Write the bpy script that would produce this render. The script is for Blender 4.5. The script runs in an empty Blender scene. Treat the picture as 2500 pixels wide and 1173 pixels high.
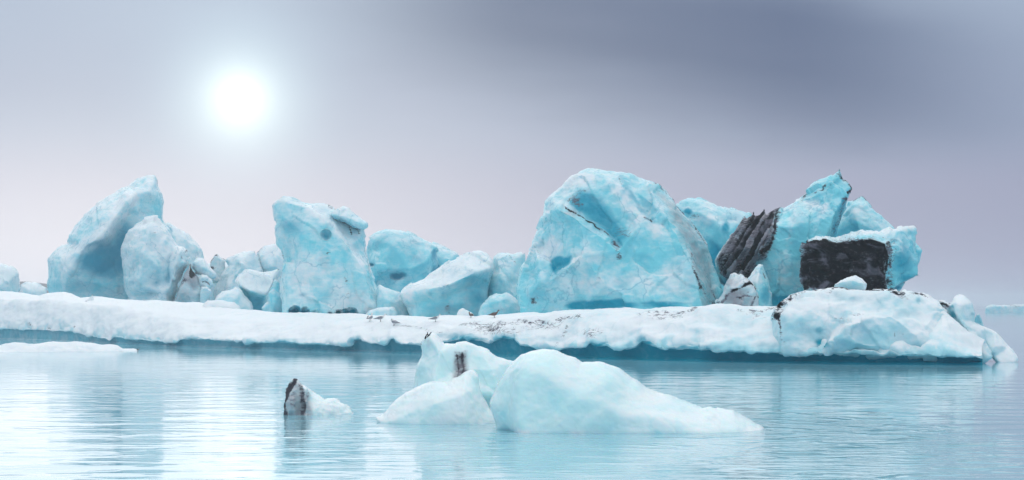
import bpy, math, random
import numpy as np
from mathutils import Vector
from mathutils.geometry import delaunay_2d_cdt

random.seed(4)
S = bpy.context.scene
COL = S.collection

# ------------------------------------------------------------------ camera
FPX, PW, PH, HOR, EYE = 4665.0, 2500.0, 1173.0, 742.0, 2.0   # focal length in photo pixels, photo size, horizon row, eye height
cd = bpy.data.cameras.new('camera'); cam = bpy.data.objects.new('camera', cd); COL.objects.link(cam)
cam.location = (0, 0, EYE); cam.rotation_euler = (math.radians(90), 0, 0)
cd.sensor_width = 36.0; cd.lens = 36.0 * FPX / PW
cd.shift_y = (HOR - PH / 2) / PW
cd.clip_start = 0.5; cd.clip_end = 6000
S.camera = cam

# ------------------------------------------------------------------ light
SUN_AZ = math.atan((585 - 1250) / FPX)           # the veiled sun stands behind the left bergs
SUN_EL = math.atan((HOR - 245) / FPX)
SUN = Vector((math.sin(SUN_AZ) * math.cos(SUN_EL), math.cos(SUN_AZ) * math.cos(SUN_EL), math.sin(SUN_EL)))
ld = bpy.data.lights.new('sun', 'SUN'); ld.energy = 0.22; ld.angle = math.radians(40); ld.color = (1, 0.98, 0.95)
sun = bpy.data.objects.new('sun', ld); COL.objects.link(sun)
sun.rotation_euler = SUN.to_track_quat('Z', 'Y').to_euler(); sun.location = SUN * 300

vs = S.view_settings
vs.view_transform = 'Standard'; vs.look = 'None'; vs.gamma = 1; vs.use_curve_mapping = False; vs.exposure = 0.22

class NT:
    """tiny node-tree writer"""
    def __init__(s, tree): s.t = tree; s.n = tree.nodes; s.l = tree.links
    def node(s, typ, **kw):
        n = s.n.new(typ)
        for k, v in kw.items(): setattr(n, k, v)
        return n
    def put(s, sock, v):
        if isinstance(v, bpy.types.NodeSocket): s.l.new(v, sock)
        else: sock.default_value = v
    def math(s, op, a, b=None, c=None, clamp=False):
        n = s.node('ShaderNodeMath', operation=op, use_clamp=clamp)
        for i, v in enumerate((a, b, c)):
            if v is not None: s.put(n.inputs[i], v)
        return n.outputs[0]
    def vmath(s, op, a, b=None):
        n = s.node('ShaderNodeVectorMath', operation=op)
        s.put(n.inputs[0], a)
        if b is not None: s.put(n.inputs[1], b)
        return n
    def mix(s, f, a, b, blend='MIX'):
        n = s.node('ShaderNodeMix', data_type='RGBA', blend_type=blend)
        s.put(n.inputs[0], f)
        s.put(n.inputs[6], a if isinstance(a, bpy.types.NodeSocket) else (*a, 1))
        s.put(n.inputs[7], b if isinstance(b, bpy.types.NodeSocket) else (*b, 1))
        return n.outputs[2]
    def smooth(s, v, a, b):
        n = s.node('ShaderNodeMapRange', interpolation_type='SMOOTHSTEP')
        s.put(n.inputs[0], v); n.inputs[1].default_value = a; n.inputs[2].default_value = b
        return n.outputs[0]
    def noise(s, vec, scale, detail=4, rough=0.5, dist=0.0):
        n = s.node('ShaderNodeTexNoise'); s.put(n.inputs['Vector'], vec)
        n.inputs['Scale'].default_value = scale; n.inputs['Detail'].default_value = detail
        n.inputs['Roughness'].default_value = rough; n.inputs['Distortion'].default_value = dist
        return n.outputs[0]
    def mapping(s, vec, scale=(1, 1, 1), rot=(0, 0, 0), loc=(0, 0, 0)):
        n = s.node('ShaderNodeMapping'); s.put(n.inputs[0], vec)
        n.inputs['Scale'].default_value = scale; n.inputs['Rotation'].default_value = rot; n.inputs['Location'].default_value = loc
        return n.outputs[0]
    def attr(s, name):
        n = s.node('ShaderNodeAttribute', attribute_name=name); return n.outputs['Fac']

# ------------------------------------------------------------------ sky: overcast cloud over a Nishita sky, the sun burning through it
W = bpy.data.worlds.new('World'); S.world = W; W.use_nodes = True
g = NT(W.node_tree); g.n.clear()
out = g.node('ShaderNodeOutputWorld'); bg = g.node('ShaderNodeBackground'); g.l.new(bg.outputs[0], out.inputs[0])
bg.inputs[1].default_value = 0.1
sky = g.node('ShaderNodeTexSky', sky_type='NISHITA'); sky.sun_disc = False
sky.sun_elevation = SUN_EL; sky.sun_rotation = SUN_AZ
tc = g.node('ShaderNodeTexCoord'); D = tc.outputs['Generated']
sep = g.node('ShaderNodeSeparateXYZ'); g.l.new(D, sep.inputs[0])
el = g.math('MULTIPLY', g.math('ARCSINE', sep.outputs[2]), 57.2958)            # elevation, degrees
az = g.math('MULTIPLY', g.math('ARCTAN2', sep.outputs[0], sep.outputs[1]), 57.2958)
n1 = g.noise(g.mapping(D, (3.0, 3.0, 16.0)), 1.0, 4, 0.55)
n2 = g.noise(g.mapping(D, (7, 7, 26), loc=(3, 1, 2)), 1.0, 3, 0.5)
nn = g.math('ADD', g.math('MULTIPLY', n1, 0.7), g.math('MULTIPLY', n2, 0.3))
# colour of the cloud sheet by elevation
r = g.node('ShaderNodeValToRGB'); cr = r.color_ramp; cr.interpolation = 'EASE'
g.put(r.inputs[0], g.math('DIVIDE', el, 60.0, clamp=True))
stops = [(0.0, (.315, .345, .475)), (3.2, (.29, .315, .44)), (5.5, (.265, .32, .445)), (11, (.33, .41, .53)), (30, (.84, .90, .96)), (60, (1.02, 1.05, 1.08))]
while len(cr.elements) < len(stops): cr.elements.new(0.5)
for e, (p, c) in zip(cr.elements, stops): e.position = p / 60; e.color = (*c, 1)
cloud = r.outputs[0]
# the long grey cloud bank that hangs over the right of the view
def bank(az0, az1, fa, el0, tilt, half):
    c = g.math('ADD', el0, g.math('MULTIPLY', g.math('SUBTRACT', az, 6.0), tilt))
    dv = g.math('ADD', g.math('SUBTRACT', el, c), g.math('MULTIPLY', g.math('SUBTRACT', nn, 0.5), 3.5))
    m = g.math('SUBTRACT', 1.0, g.smooth(g.math('ABSOLUTE', dv), half * 0.15, half))
    m = g.math('MULTIPLY', m, g.smooth(az, az0 - fa, az0 + fa))
    return g.math('MULTIPLY', m, g.math('SUBTRACT', 1.0, g.smooth(az, az1 - fa, az1 + fa)))
b1 = bank(-4.0, 12.5, 4.8, 7.7, -0.17, 3.7)
cloud = g.mix(b1, cloud, (.085, .125, .225))
cloud = g.mix(g.math('MULTIPLY', g.smooth(nn, 0.42, 0.70), 0.25), cloud, (.24, .28, .40))
# brightness falls off with the angle from the sun
dot = g.vmath('DOT_PRODUCT', D, tuple(SUN)).outputs['Value']
ang = g.math('MULTIPLY', g.math('ARCCOSINE', g.math('MINIMUM', dot, 0.9999999)), 57.2958)
def gauss(w): return g.math('POWER', 2.71828, g.math('MULTIPLY', -1.0, g.math('POWER', g.math('DIVIDE', ang, w), 2.0)))
def addc(c, f, col): return g.mix(f, c, col, 'ADD')
low = g.math('ADD', g.math('POWER', g.math('DIVIDE', g.math('ADD', az, 18.0), 17.0), 2.0), g.math('POWER', g.math('DIVIDE', g.math('SUBTRACT', el, 1.0), 4.5), 2.0))
cloud = addc(cloud, g.math('POWER', 2.71828, g.math('MULTIPLY', low, -1.0)), (.30, .29, .25))        # bright mist low under the sun
cloud = addc(cloud, gauss(13.0), (.09, .105, .105))
cloud = addc(cloud, gauss(2.6), (.0, .04, .05))
cloud = addc(cloud, g.math('MULTIPLY', gauss(1.75), g.math('ADD', 0.55, g.math('MULTIPLY', nn, 0.9))), (.24, .28, .24))
cloud = addc(cloud, gauss(0.85), (.30, .30, .24))
cloud = addc(cloud, gauss(0.45), (.2, .2, .2))
c10 = g.mix(1.0, cloud, (10, 10, 10), 'MULTIPLY')
fin = g.mix(0.985, sky.outputs[0], c10)
g.l.new(fin, bg.inputs[0])

# ------------------------------------------------------------------ numpy noise
def _hash(i, j, k, s):
    n = (i.astype(np.int64) * 374761393 + j.astype(np.int64) * 668265263 + k.astype(np.int64) * 2147483647 + s * 1274126177) & 0xffffffff
    n = ((n ^ (n >> 13)) * 1274126177) & 0xffffffff
    n = (n ^ (n >> 16)) & 0xffffffff
    return n.astype(np.float64) / 0xffffffff
def vnoise(p, seed=0):
    """smooth value noise in -1..1"""
    f = np.floor(p); q = p - f; q = q * q * q * (q * (q * 6 - 15) + 10)
    i, j, k = f[:, 0], f[:, 1], f[:, 2]; r = 0
    for a in (0, 1):
        for b in (0, 1):
            for c in (0, 1):
                w = (q[:, 0] if a else 1 - q[:, 0]) * (q[:, 1] if b else 1 - q[:, 1]) * (q[:, 2] if c else 1 - q[:, 2])
                r = r + w * _hash(i + a, j + b, k + c, seed)
    return r * 2 - 1
def fbm(p, seed=0, octv=4, gain=0.5):
    r = 0; a = 1.0; t = 0
    for o in range(octv):
        r = r + a * vnoise(p * 2.03 ** o + 17.3 * o, seed + o); t += a; a *= gain
    return r / t
def cells(p, seed=0):
    """distance to the nearest jittered cell centre (0..~1): scooped melt hollows"""
    f = np.floor(p); best = np.full(len(p), 9.0)
    for a in (-1, 0, 1):
        for b in (-1, 0, 1):
            for c in (-1, 0, 1):
                i, j, k = f[:, 0] + a, f[:, 1] + b, f[:, 2] + c
                d = (i + _hash(i, j, k, seed) - p[:, 0]) ** 2 + (j + _hash(i, j, k, seed + 7) - p[:, 1]) ** 2 + (k + _hash(i, j, k, seed + 13) - p[:, 2]) ** 2
                best = np.minimum(best, d)
    return np.sqrt(best)
def facets(p, seed=0):
    """fracture faces: every jittered cell is a plane with a tilt of its own, so neighbours meet in crisp ledges"""
    f = np.floor(p); best = np.full(len(p), 9.0); val = np.zeros(len(p))
    for a in (-1, 0, 1):
        for b in (-1, 0, 1):
            for c in (-1, 0, 1):
                i, j, k = f[:, 0] + a, f[:, 1] + b, f[:, 2] + c
                q = np.stack([p[:, 0] - i - _hash(i, j, k, seed), p[:, 1] - j - _hash(i, j, k, seed + 7), p[:, 2] - k - _hash(i, j, k, seed + 13)], 1)
                d = (q * q).sum(1); m = d < best
                t = np.stack([_hash(i, j, k, seed + 21), _hash(i, j, k, seed + 22), _hash(i, j, k, seed + 23)], 1) - 0.5
                val = np.where(m, 2 * (q * t).sum(1) + 0.5 * (_hash(i, j, k, seed + 24) - 0.5), val); best = np.minimum(best, d)
    return val
def sstep(x, a, b):
    t = np.clip((x - a) / (b - a), 0, 1); return t * t * (3 - 2 * t)
def seg_dist(P, poly, closed):
    n = len(poly); best = np.full(len(P), 1e9); near = np.zeros((len(P), 2)); ti = np.zeros(len(P))
    for i in range(n if closed else n - 1):
        a = np.array(poly[i][:2], float); b = np.array(poly[(i + 1) % n][:2], float); ab = b - a
        t = np.clip(((P - a) @ ab) / max(ab @ ab, 1e-9), 0, 1); q = a + t[:, None] * ab
        d = np.hypot(*(P - q).T); m = d < best
        best[m] = d[m]; near[m] = q[m]; ti[m] = i + t[m]
    return best, near, ti
def inside(P, poly):
    x, y = P[:, 0], P[:, 1]; r = np.zeros(len(P), bool); n = len(poly)
    for i in range(n):
        x1, y1 = poly[i][:2]; x2, y2 = poly[(i + 1) % n][:2]
        if y1 == y2: continue
        c = ((y1 > y) != (y2 > y)) & (x < (x2 - x1) * (y - y1) / (y2 - y1) + x1); r ^= c
    return r

# ------------------------------------------------------------------ materials
def ice_material(name, mid, white, blue, sss, rough, bump, snow=0.35, crack=0.42, ash1=(.004, .004, .006), ash2=(.13, .13, .165)):
    m = bpy.data.materials.new(name); m.use_nodes = True; g = NT(m.node_tree)
    b = g.n['Principled BSDF']
    tc = g.node('ShaderNodeTexCoord'); P = tc.outputs['Object']
    ge = g.node('ShaderNodeNewGeometry'); nz = g.node('ShaderNodeSeparateXYZ'); g.l.new(ge.outputs['Normal'], nz.inputs[0])
    w, bl, d, gr = g.attr('white'), g.attr('blue'), g.attr('dirt'), g.attr('grey')
    na = g.noise(P, 0.55, 5, 0.6, 0.4); nb = g.noise(P, 2.3, 6, 0.68, 0.5); nc = g.noise(P, 9.0, 5, 0.7)
    ns = g.noise(g.mapping(P, (1.2, 1.2, 5.0), rot=(0.1, 0.35, 0)), 1.0, 5, 0.6, 0.8)       # tilted layering
    up = g.math('MULTIPLY', g.smooth(nz.outputs[2], 0.15, 0.85), snow)
    t = g.math('ADD', g.math('ADD', w, up), g.math('MULTIPLY', g.math('SUBTRACT', na, 0.5), 1.5))
    t = g.math('ADD', t, g.math('MULTIPLY', g.math('SUBTRACT', nb, 0.5), 1.0))
    t = g.math('ADD', t, g.math('MULTIPLY', g.math('SUBTRACT', ns, 0.5), 0.6))
    col = g.mix(g.smooth(t, 0.08, 1.08), mid, white)
    wv = g.node('ShaderNodeTexNoise'); g.put(wv.inputs['Vector'], P); wv.inputs['Scale'].default_value = 1.6; wv.inputs['Detail'].default_value = 3
    wp = g.vmath('ADD', g.mapping(P, (0.55, 0.55, 0.4), rot=(0.2, 0.6, 0)))
    vo = g.node('ShaderNodeTexVoronoi', feature='DISTANCE_TO_EDGE'); vo.inputs['Scale'].default_value = 1.0
    sc_ = g.vmath('SCALE', wv.outputs['Color']); sc_.inputs['Scale'].default_value = 0.55; g.l.new(sc_.outputs[0], wp.inputs[1]); g.l.new(wp.outputs[0], vo.inputs['Vector'])
    ck = g.math('MULTIPLY', g.math('SUBTRACT', 1.0, g.smooth(vo.outputs['Distance'], 0.0, 0.03)), g.smooth(na, 0.42, 0.62))
    col = g.mix(g.math('MULTIPLY', ck, crack), col, blue)
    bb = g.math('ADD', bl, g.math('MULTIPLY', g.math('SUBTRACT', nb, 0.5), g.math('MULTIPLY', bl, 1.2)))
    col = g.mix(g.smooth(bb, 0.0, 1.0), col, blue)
    gg = g.math('MULTIPLY', gr, g.math('ADD', 0.55, g.math('MULTIPLY', nb, 0.9)))
    col = g.mix(g.smooth(gg, 0.1, 1.1), col, (.27, .255, .29))
    thin = g.math('SUBTRACT', 1.25, d, clamp=True)
    dd = g.math('ADD', d, g.math('MULTIPLY', g.math('MULTIPLY', g.math('SUBTRACT', nc, 0.5), 1.3), thin))
    dd = g.math('ADD', dd, g.math('MULTIPLY', g.math('SUBTRACT', nb, 0.5), 0.5))
    vein = g.math('ABSOLUTE', g.math('SUBTRACT', g.noise(g.mapping(P, (1.6, 1.6, 6)), 1.0, 5, 0.6, 1.2), 0.5))
    dd = g.math('ADD', dd, g.math('MULTIPLY', g.math('SUBTRACT', g.math('MULTIPLY', g.math('SUBTRACT', 1.0, g.smooth(vein, 0.0, 0.07)), 0.45), 0.08), thin))
    dfac = g.math('MULTIPLY', g.smooth(dd, 0.30, 0.80), g.smooth(d, 0.0, 0.12))
    nh = g.noise(g.mapping(P, (1.0, 1.0, 1.7), rot=(0, -0.35, 0)), 1.0, 4, 0.55, 0.8)
    ash = g.mix(g.smooth(g.math('ADD', nh, g.math('MULTIPLY', g.math('SUBTRACT', 0.75, d), 0.5)), 0.46, 0.68), ash1, ash2)
    col = g.mix(dfac, col, ash)
    g.put(b.inputs['Base Color'], col)
    g.put(b.inputs['Roughness'], g.math('ADD', g.math('ADD', rough, g.math('MULTIPLY', nb, 0.25)), g.math('MULTIPLY', dfac, 0.4)))
    b.inputs['IOR'].default_value = 1.31
    g.put(b.inputs['Specular IOR Level'], g.math('SUBTRACT', 0.45, g.math('MULTIPLY', dfac, 0.38)))
    if sss:
        g.put(b.inputs['Subsurface Weight'], g.math('MULTIPLY', sss, g.math('SUBTRACT', 1.0, dfac)))
        b.inputs['Subsurface Radius'].default_value = (.25, .7, 1.0); b.inputs['Subsurface Scale'].default_value = 0.35
    bp = g.node('ShaderNodeBump'); bp.inputs['Strength'].default_value = bump; bp.inputs['Distance'].default_value = 0.05
    hh = g.math('ADD', g.math('MULTIPLY', g.noise(P, 5.0, 6, 0.65), 0.9), g.math('MULTIPLY', nc, 0.35))
    g.put(bp.inputs['Height'], hh); g.l.new(bp.outputs[0], b.inputs['Normal'])
    return m
MID, WHITE, BLUE = (.22, .72, .82), (.82, .90, .93), (.006, .37, .52)
M_ICE = ice_material('glacier_ice', MID, WHITE, BLUE, 0.2, 0.16, 0.4)
M_FLOE = ice_material('floe_ice', (.46, .80, .87), (.87, .92, .945), (.004, .36, .48), 0.15, 0.40, 0.6, 0.5, crack=0.12)
M_CLEAR = ice_material('melt_smoothed_ice', (.64, .92, .94), (.88, .955, .96), (.30, .78, .85), 0.35, 0.10, 0.2, crack=0.15, ash1=(.05, .048, .06), ash2=(.22, .215, .25))

def plain(name, col, rough=0.7):
    m = bpy.data.materials.new(name); m.use_nodes = True; g = NT(m.node_tree); b = g.n['Principled BSDF']
    P = g.node('ShaderNodeTexCoord').outputs['Object']
    n = g.noise(P, 14.0, 4, 0.6)
    g.put(b.inputs['Base Color'], g.mix(n, tuple(c * 0.75 for c in col), tuple(min(1, c * 1.2) for c in col)))
    b.inputs['Roughness'].default_value = rough
    return m
M_ASH = plain('volcanic_ash', (.020, .018, .021), 0.8)

# ------------------------------------------------------------------ mesh helpers
def link(name, verts, faces, mat, parent=None, attrs=None, smooth=True):
    me = bpy.data.meshes.new(name); me.from_pydata(verts, [], faces); me.update()
    if smooth: me.polygons.foreach_set('use_smooth', np.ones(len(me.polygons), bool))
    for k, a in (attrs or {}).items():
        at = me.attributes.new(k, 'FLOAT', 'POINT'); at.data.foreach_set('value', np.asarray(a, np.float32))
    me.materials.append(mat)
    o = bpy.data.objects.new(name, me); COL.objects.link(o)
    if parent: o.parent = parent
    return o
def tag(o, label=None, cat=None, group=None, kind=None):
    if label: o['label'] = label
    if cat: o['category'] = cat
    if group: o['group'] = group
    if kind: o['kind'] = kind
    return o
def empty(name, loc, rz=0):
    o = bpy.data.objects.new(name, None); COL.objects.link(o); o.location = loc; o.rotation_euler = (0, 0, rz); o.empty_display_size = 0.3
    return o
def normals(V, Q):
    n = np.zeros_like(V); a, b, c, d = (V[Q[:, i]] for i in range(4))
    fn = np.cross(c - a, d - b)
    for i in range(4): np.add.at(n, Q[:, i], fn)
    return n / np.maximum(np.linalg.norm(n, axis=1, keepdims=True), 1e-9)

def frame(pxc, Y):
    """base point on the water under photo column pxc at depth Y, turned to face the viewpoint"""
    x = (pxc - 1250) * Y / FPX
    return (x, Y, 0.0), -math.atan2(x, Y)

def paint(P, warp, spec, dist_scale=1.0):
    """P: photo-plane positions; strokes: ('l', pts, width, strength) lines, ('e', x, y, rx, ry, strength[, angle]) blobs, ('p', pts, soft, strength) patches"""
    v = np.zeros(len(P))
    for s in spec:
        if s[0] == 'l':
            d, _, _ = seg_dist(P + warp * min(1.0, s[2] / 6), s[1], False); a = s[3] * (1 - sstep(d, s[2] * 0.2, s[2])) * np.clip(0.8 + 0.9 * fbm(np.stack([P[:, 0] / 14, P[:, 1] / 14, np.full(len(P), s[2])], 1), 91, 3), 0.1 if s[3] < 0.9 else 0.75, 1.15)
        elif s[0] == 'e':
            q = P + warp * 1.0 - np.array(s[1:3]); an = math.radians(s[6]) if len(s) > 6 else 0
            u = q[:, 0] * math.cos(an) + q[:, 1] * math.sin(an); w = -q[:, 0] * math.sin(an) + q[:, 1] * math.cos(an)
            rr = np.sqrt((u / s[3]) ** 2 + (w / s[4]) ** 2) + 0.55 * fbm(np.stack([P[:, 0] / max(s[3], 8), P[:, 1] / max(s[4], 8), np.full(len(P), s[1])], 1), 93, 4)
            a = s[5] * (1 - sstep(rr, 0.1, 1.5))
        else:
            q = P + warp; d, _, _ = seg_dist(q, s[1], True); sd = np.where(inside(q, s[1]), d, -d)
            a = s[3] * sstep(sd, -s[2], s[2])
        v = np.where(np.abs(a) > np.abs(v), a, v) if s[-1] is None else np.maximum(v, a)
    return v

def ice(name, outline, Y, ctrl=(), ridges=(), thick=2.0, r=0.5, pxc=None, parent=None, base=None, mat=None, step=2.8, blur=2,
        rough=(0.10, 1.1, 0.03, 0.25), scoop=0.07, white=(), blue=(), dirt=(), grey=(), holes=(), grooves=(), facet=0.115, w0=0.35, b0=0.0, g0=0.0, seed=1, warp=6.0, front_edge=0.0):
    """one solid lump of ice. outline: (photo x, photo y[, metres towards the viewer]); ctrl / ridges: points and lines of the front with their own relief in metres"""
    ol = [(p[0], p[1], p[2] if len(p) > 2 else front_edge) for p in outline]
    xs = [p[0] for p in ol]; ys = [p[1] for p in ol]
    if pxc is None: pxc = 0.5 * (min(xs) + max(xs))
    if base is None:
        loc, rz = frame(pxc, Y)
    else:
        loc, rz = (0, 0, 0), 0
    x0 = (pxc - 1250) * Y / FPX; az_ = math.atan2(x0, Y); sx = Y * math.cos(az_) / FPX; sz = Y / FPX
    gx = np.arange(min(xs) - step, max(xs) + step * 1.5, step); gy = np.arange(min(ys) - step, max(ys) + step * 1.5, step)
    GX, GY = np.meshgrid(gx, gy); P = np.stack([GX.ravel(), GY.ravel()], 1); nx, ny = len(gx), len(gy)
    ins = inside(P, ol).reshape(ny, nx)
    q = ins[:-1, :-1] & ins[1:, :-1] & ins[:-1, 1:] & ins[1:, 1:]
    # drop cells hanging on by one corner only
    idx = np.arange(nx * ny).reshape(ny, nx); jj, ii = np.nonzero(q)
    Q = np.stack([idx[jj, ii], idx[jj + 1, ii], idx[jj + 1, ii + 1], idx[jj, ii + 1]], 1)
    used, inv = np.unique(Q, return_inverse=True); Q = inv.reshape(Q.shape); P = P[used]
    # boundary vertices: those with an edge used once
    E = np.concatenate([Q[:, [0, 1]], Q[:, [1, 2]], Q[:, [2, 3]], Q[:, [3, 0]]]); Es = np.sort(E, 1)
    _, iv, ct = np.unique(Es[:, 0] * len(P) + Es[:, 1], return_inverse=True, return_counts=True)
    bd = np.zeros(len(P), bool); bd[E[ct[iv] == 1].ravel()] = True
    dist, near, ti = seg_dist(P, ol, True)
    P = P.copy(); P[bd] = near[bd]; dist = np.where(bd, 0, dist) * sz
    # relief of the front: linear over a constrained triangulation of the control points
    vv = [Vector(p[:2]) for p in ol]; dz = [p[2] for p in ol]; ee = [(i, (i + 1) % len(ol)) for i in range(len(ol))]
    for c in ctrl: vv.append(Vector(c[:2])); dz.append(c[2])
    for rg in ridges:
        for k, c in enumerate(rg):
            vv.append(Vector(c[:2])); dz.append(c[2])
            if k: ee.append((len(vv) - 2, len(vv) - 1))
    rv, _, rf, ov, _, _ = delaunay_2d_cdt(vv, ee, [], 0, 1e-4)
    A0 = np.array([[p.x, p.y] for p in vv]); D0 = np.array(dz)
    rvn = np.array([[p.x, p.y] for p in rv]); rd = np.zeros(len(rv))
    for i, o_ in enumerate(ov):
        if len(o_): rd[i] = D0[list(o_)].mean()
        else:
            dd = np.hypot(*(A0 - rvn[i]).T); w = 1 / (dd + 1e-3) ** 2; rd[i] = (w * D0).sum() / w.sum()
    dep = np.full(len(P), front_edge, float)
    for f in rf:
        a, b, c = (rvn[k] for k in f); M = np.array([b - a, c - a]).T
        if abs(np.linalg.det(M)) < 1e-6: continue
        uv = np.linalg.solve(M, (P - a).T).T
        m = (uv[:, 0] >= -1e-6) & (uv[:, 1] >= -1e-6) & (uv.sum(1) <= 1 + 1e-6)
        dep[m] = rd[f[0]] + uv[m, 0] * (rd[f[1]] - rd[f[0]]) + uv[m, 1] * (rd[f[2]] - rd[f[0]])
    Eu = np.unique(Es, axis=0); deg = np.bincount(Eu.ravel(), minlength=len(P))
    def relax(v, k, keep):
        for _ in range(k):
            s = np.zeros(len(P)); np.add.at(s, Eu[:, 0], v[Eu[:, 1]]); np.add.at(s, Eu[:, 1], v[Eu[:, 0]])
            v = np.where(keep, v, 0.4 * v + 0.6 * s / np.maximum(deg, 1))
        return v
    dep = relax(dep, blur, np.zeros(len(P), bool) if front_edge is None else bd)
    r = r * 0.6
    bul = r * np.sqrt(np.clip(1 - (1 - np.minimum(dist / r, 1)) ** 2, 0, 1))
    X3 = (P[:, 0] - pxc) * sx; Z3 = EYE - (P[:, 1] - HOR) * sz
    wp = np.stack([fbm(np.stack([P[:, 0] / 22, P[:, 1] / 22, np.full(len(P), seed * 3.1)], 1), 5, 3), fbm(np.stack([P[:, 0] / 22, P[:, 1] / 22, np.full(len(P), seed * 5.7 + 40)], 1), 9, 3)], 1) * warp
    front = dep + bul
    for (hx, hy, rx, ry, dp) in holes:
        e = ((P[:, 0] - hx) / rx) ** 2 + ((P[:, 1] - hy) / ry) ** 2
        front = front - dp * np.clip(1 - e, 0, 1) ** 0.5 * (dist > 0)
    stripe = np.zeros(len(P))
    for (poly, ang, wl, amp) in grooves:       # leaning slabs: saw-tooth across the direction ang
        d, _, _ = seg_dist(P, poly, True); m = sstep(np.where(inside(P, poly), d, -d), 0, 14)
        c, s = math.cos(math.radians(ang)), math.sin(math.radians(ang))
        u = (-P[:, 0] * s + P[:, 1] * c); v = P[:, 0] * c + P[:, 1] * s
        u = u / wl + 0.9 * fbm(np.stack([v / 130, u / 30, np.zeros(len(P))], 1), 21, 3)
        k = np.floor(u); fr = u - k
        hgt = _hash(k, k * 0 + 3, k * 0, 5) * 1.0 + (1 - fr) * 0.9
        front = front + amp * m * (hgt - 0.6)
        stripe = stripe + m * (0.75 * (_hash(k, k * 0 + 9, k * 0, 8) - 0.42) + 0.45 * (fr - 0.5))
    R = max(dist.max(), 1e-3)
    back = dep * 0 - thick * np.sqrt(np.clip(1 - (1 - dist / R) ** 2, 0, 1))
    n = len(P); V = np.zeros((n, 3)); V[:, 0] = X3; V[:, 1] = -front; V[:, 2] = Z3
    V[bd, 1] = -dep[bd]
    bi = np.full(n, -1); inner = ~bd; bi[inner] = n + np.arange(inner.sum()); bi[bd] = np.nonzero(bd)[0]
    VB = np.stack([X3, -np.minimum(back, dep - 0.02), Z3], 1)[inner]
    allV = np.concatenate([V, VB]); QB = bi[Q][:, ::-1]; allQ = np.concatenate([Q, QB])
    PP = np.concatenate([P, P[inner]]); WW = np.concatenate([wp, wp[inner]]); isf = np.concatenate([np.ones(n), np.zeros(inner.sum())])
    N = normals(allV, allQ); wpos = allV + np.array([x0, Y, 0])
    a1, s1, a2, s2 = rough
    facet = facet * min(1.0, dist.max() / 1.3)
    fq = wpos + 0.25 * s1 * np.stack([fbm(wpos / s1, seed + 61, 2), fbm(wpos / s1, seed + 64, 2), fbm(wpos / s1, seed + 67, 2)], 1)
    lean = math.radians(32); fq = np.stack([fq[:, 0] * math.cos(lean) + fq[:, 2] * math.sin(lean), fq[:, 1], (-fq[:, 0] * math.sin(lean) + fq[:, 2] * math.cos(lean)) * 0.62], 1)
    disp = 0.7 * a1 * fbm(wpos / s1, seed, 4) + a2 * fbm(wpos / s2, seed + 50, 3) + facet * (facets(fq / (1.25 * s1), seed) + 0.32 * facets(fq / (0.5 * s1), seed + 3))
    cv = np.zeros(len(allV))
    if scoop:
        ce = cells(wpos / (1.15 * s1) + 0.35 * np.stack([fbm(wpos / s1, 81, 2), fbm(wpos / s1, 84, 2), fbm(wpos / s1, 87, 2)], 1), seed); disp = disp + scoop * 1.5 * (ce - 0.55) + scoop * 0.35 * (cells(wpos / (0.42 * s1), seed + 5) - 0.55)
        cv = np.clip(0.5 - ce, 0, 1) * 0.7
    allV = allV + N * disp[:, None]
    if base is not None:
        bx, by, bz, brz = base
        ca, sa = math.cos(-az_), math.sin(-az_)
        wx = x0 + allV[:, 0] * ca - allV[:, 1] * sa - bx; wy = Y + allV[:, 0] * sa + allV[:, 1] * ca - by
        cb, sb = math.cos(-brz), math.sin(-brz)
        allV = np.stack([wx * cb - wy * sb, wx * sb + wy * cb, allV[:, 2] - bz], 1)
    at = {'white': w0 + paint(PP, WW, [s for s in white]) - paint(PP, WW, [(*s[:-1], -s[-1]) if s[-1] < 0 else s for s in []]),
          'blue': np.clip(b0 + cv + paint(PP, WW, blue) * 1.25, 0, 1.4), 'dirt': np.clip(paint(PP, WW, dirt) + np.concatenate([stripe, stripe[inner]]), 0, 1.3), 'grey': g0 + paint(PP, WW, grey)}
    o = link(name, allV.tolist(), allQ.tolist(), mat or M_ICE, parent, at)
    if base is None: o.location = loc; o.rotation_euler = (0, 0, rz)
    return o

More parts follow.
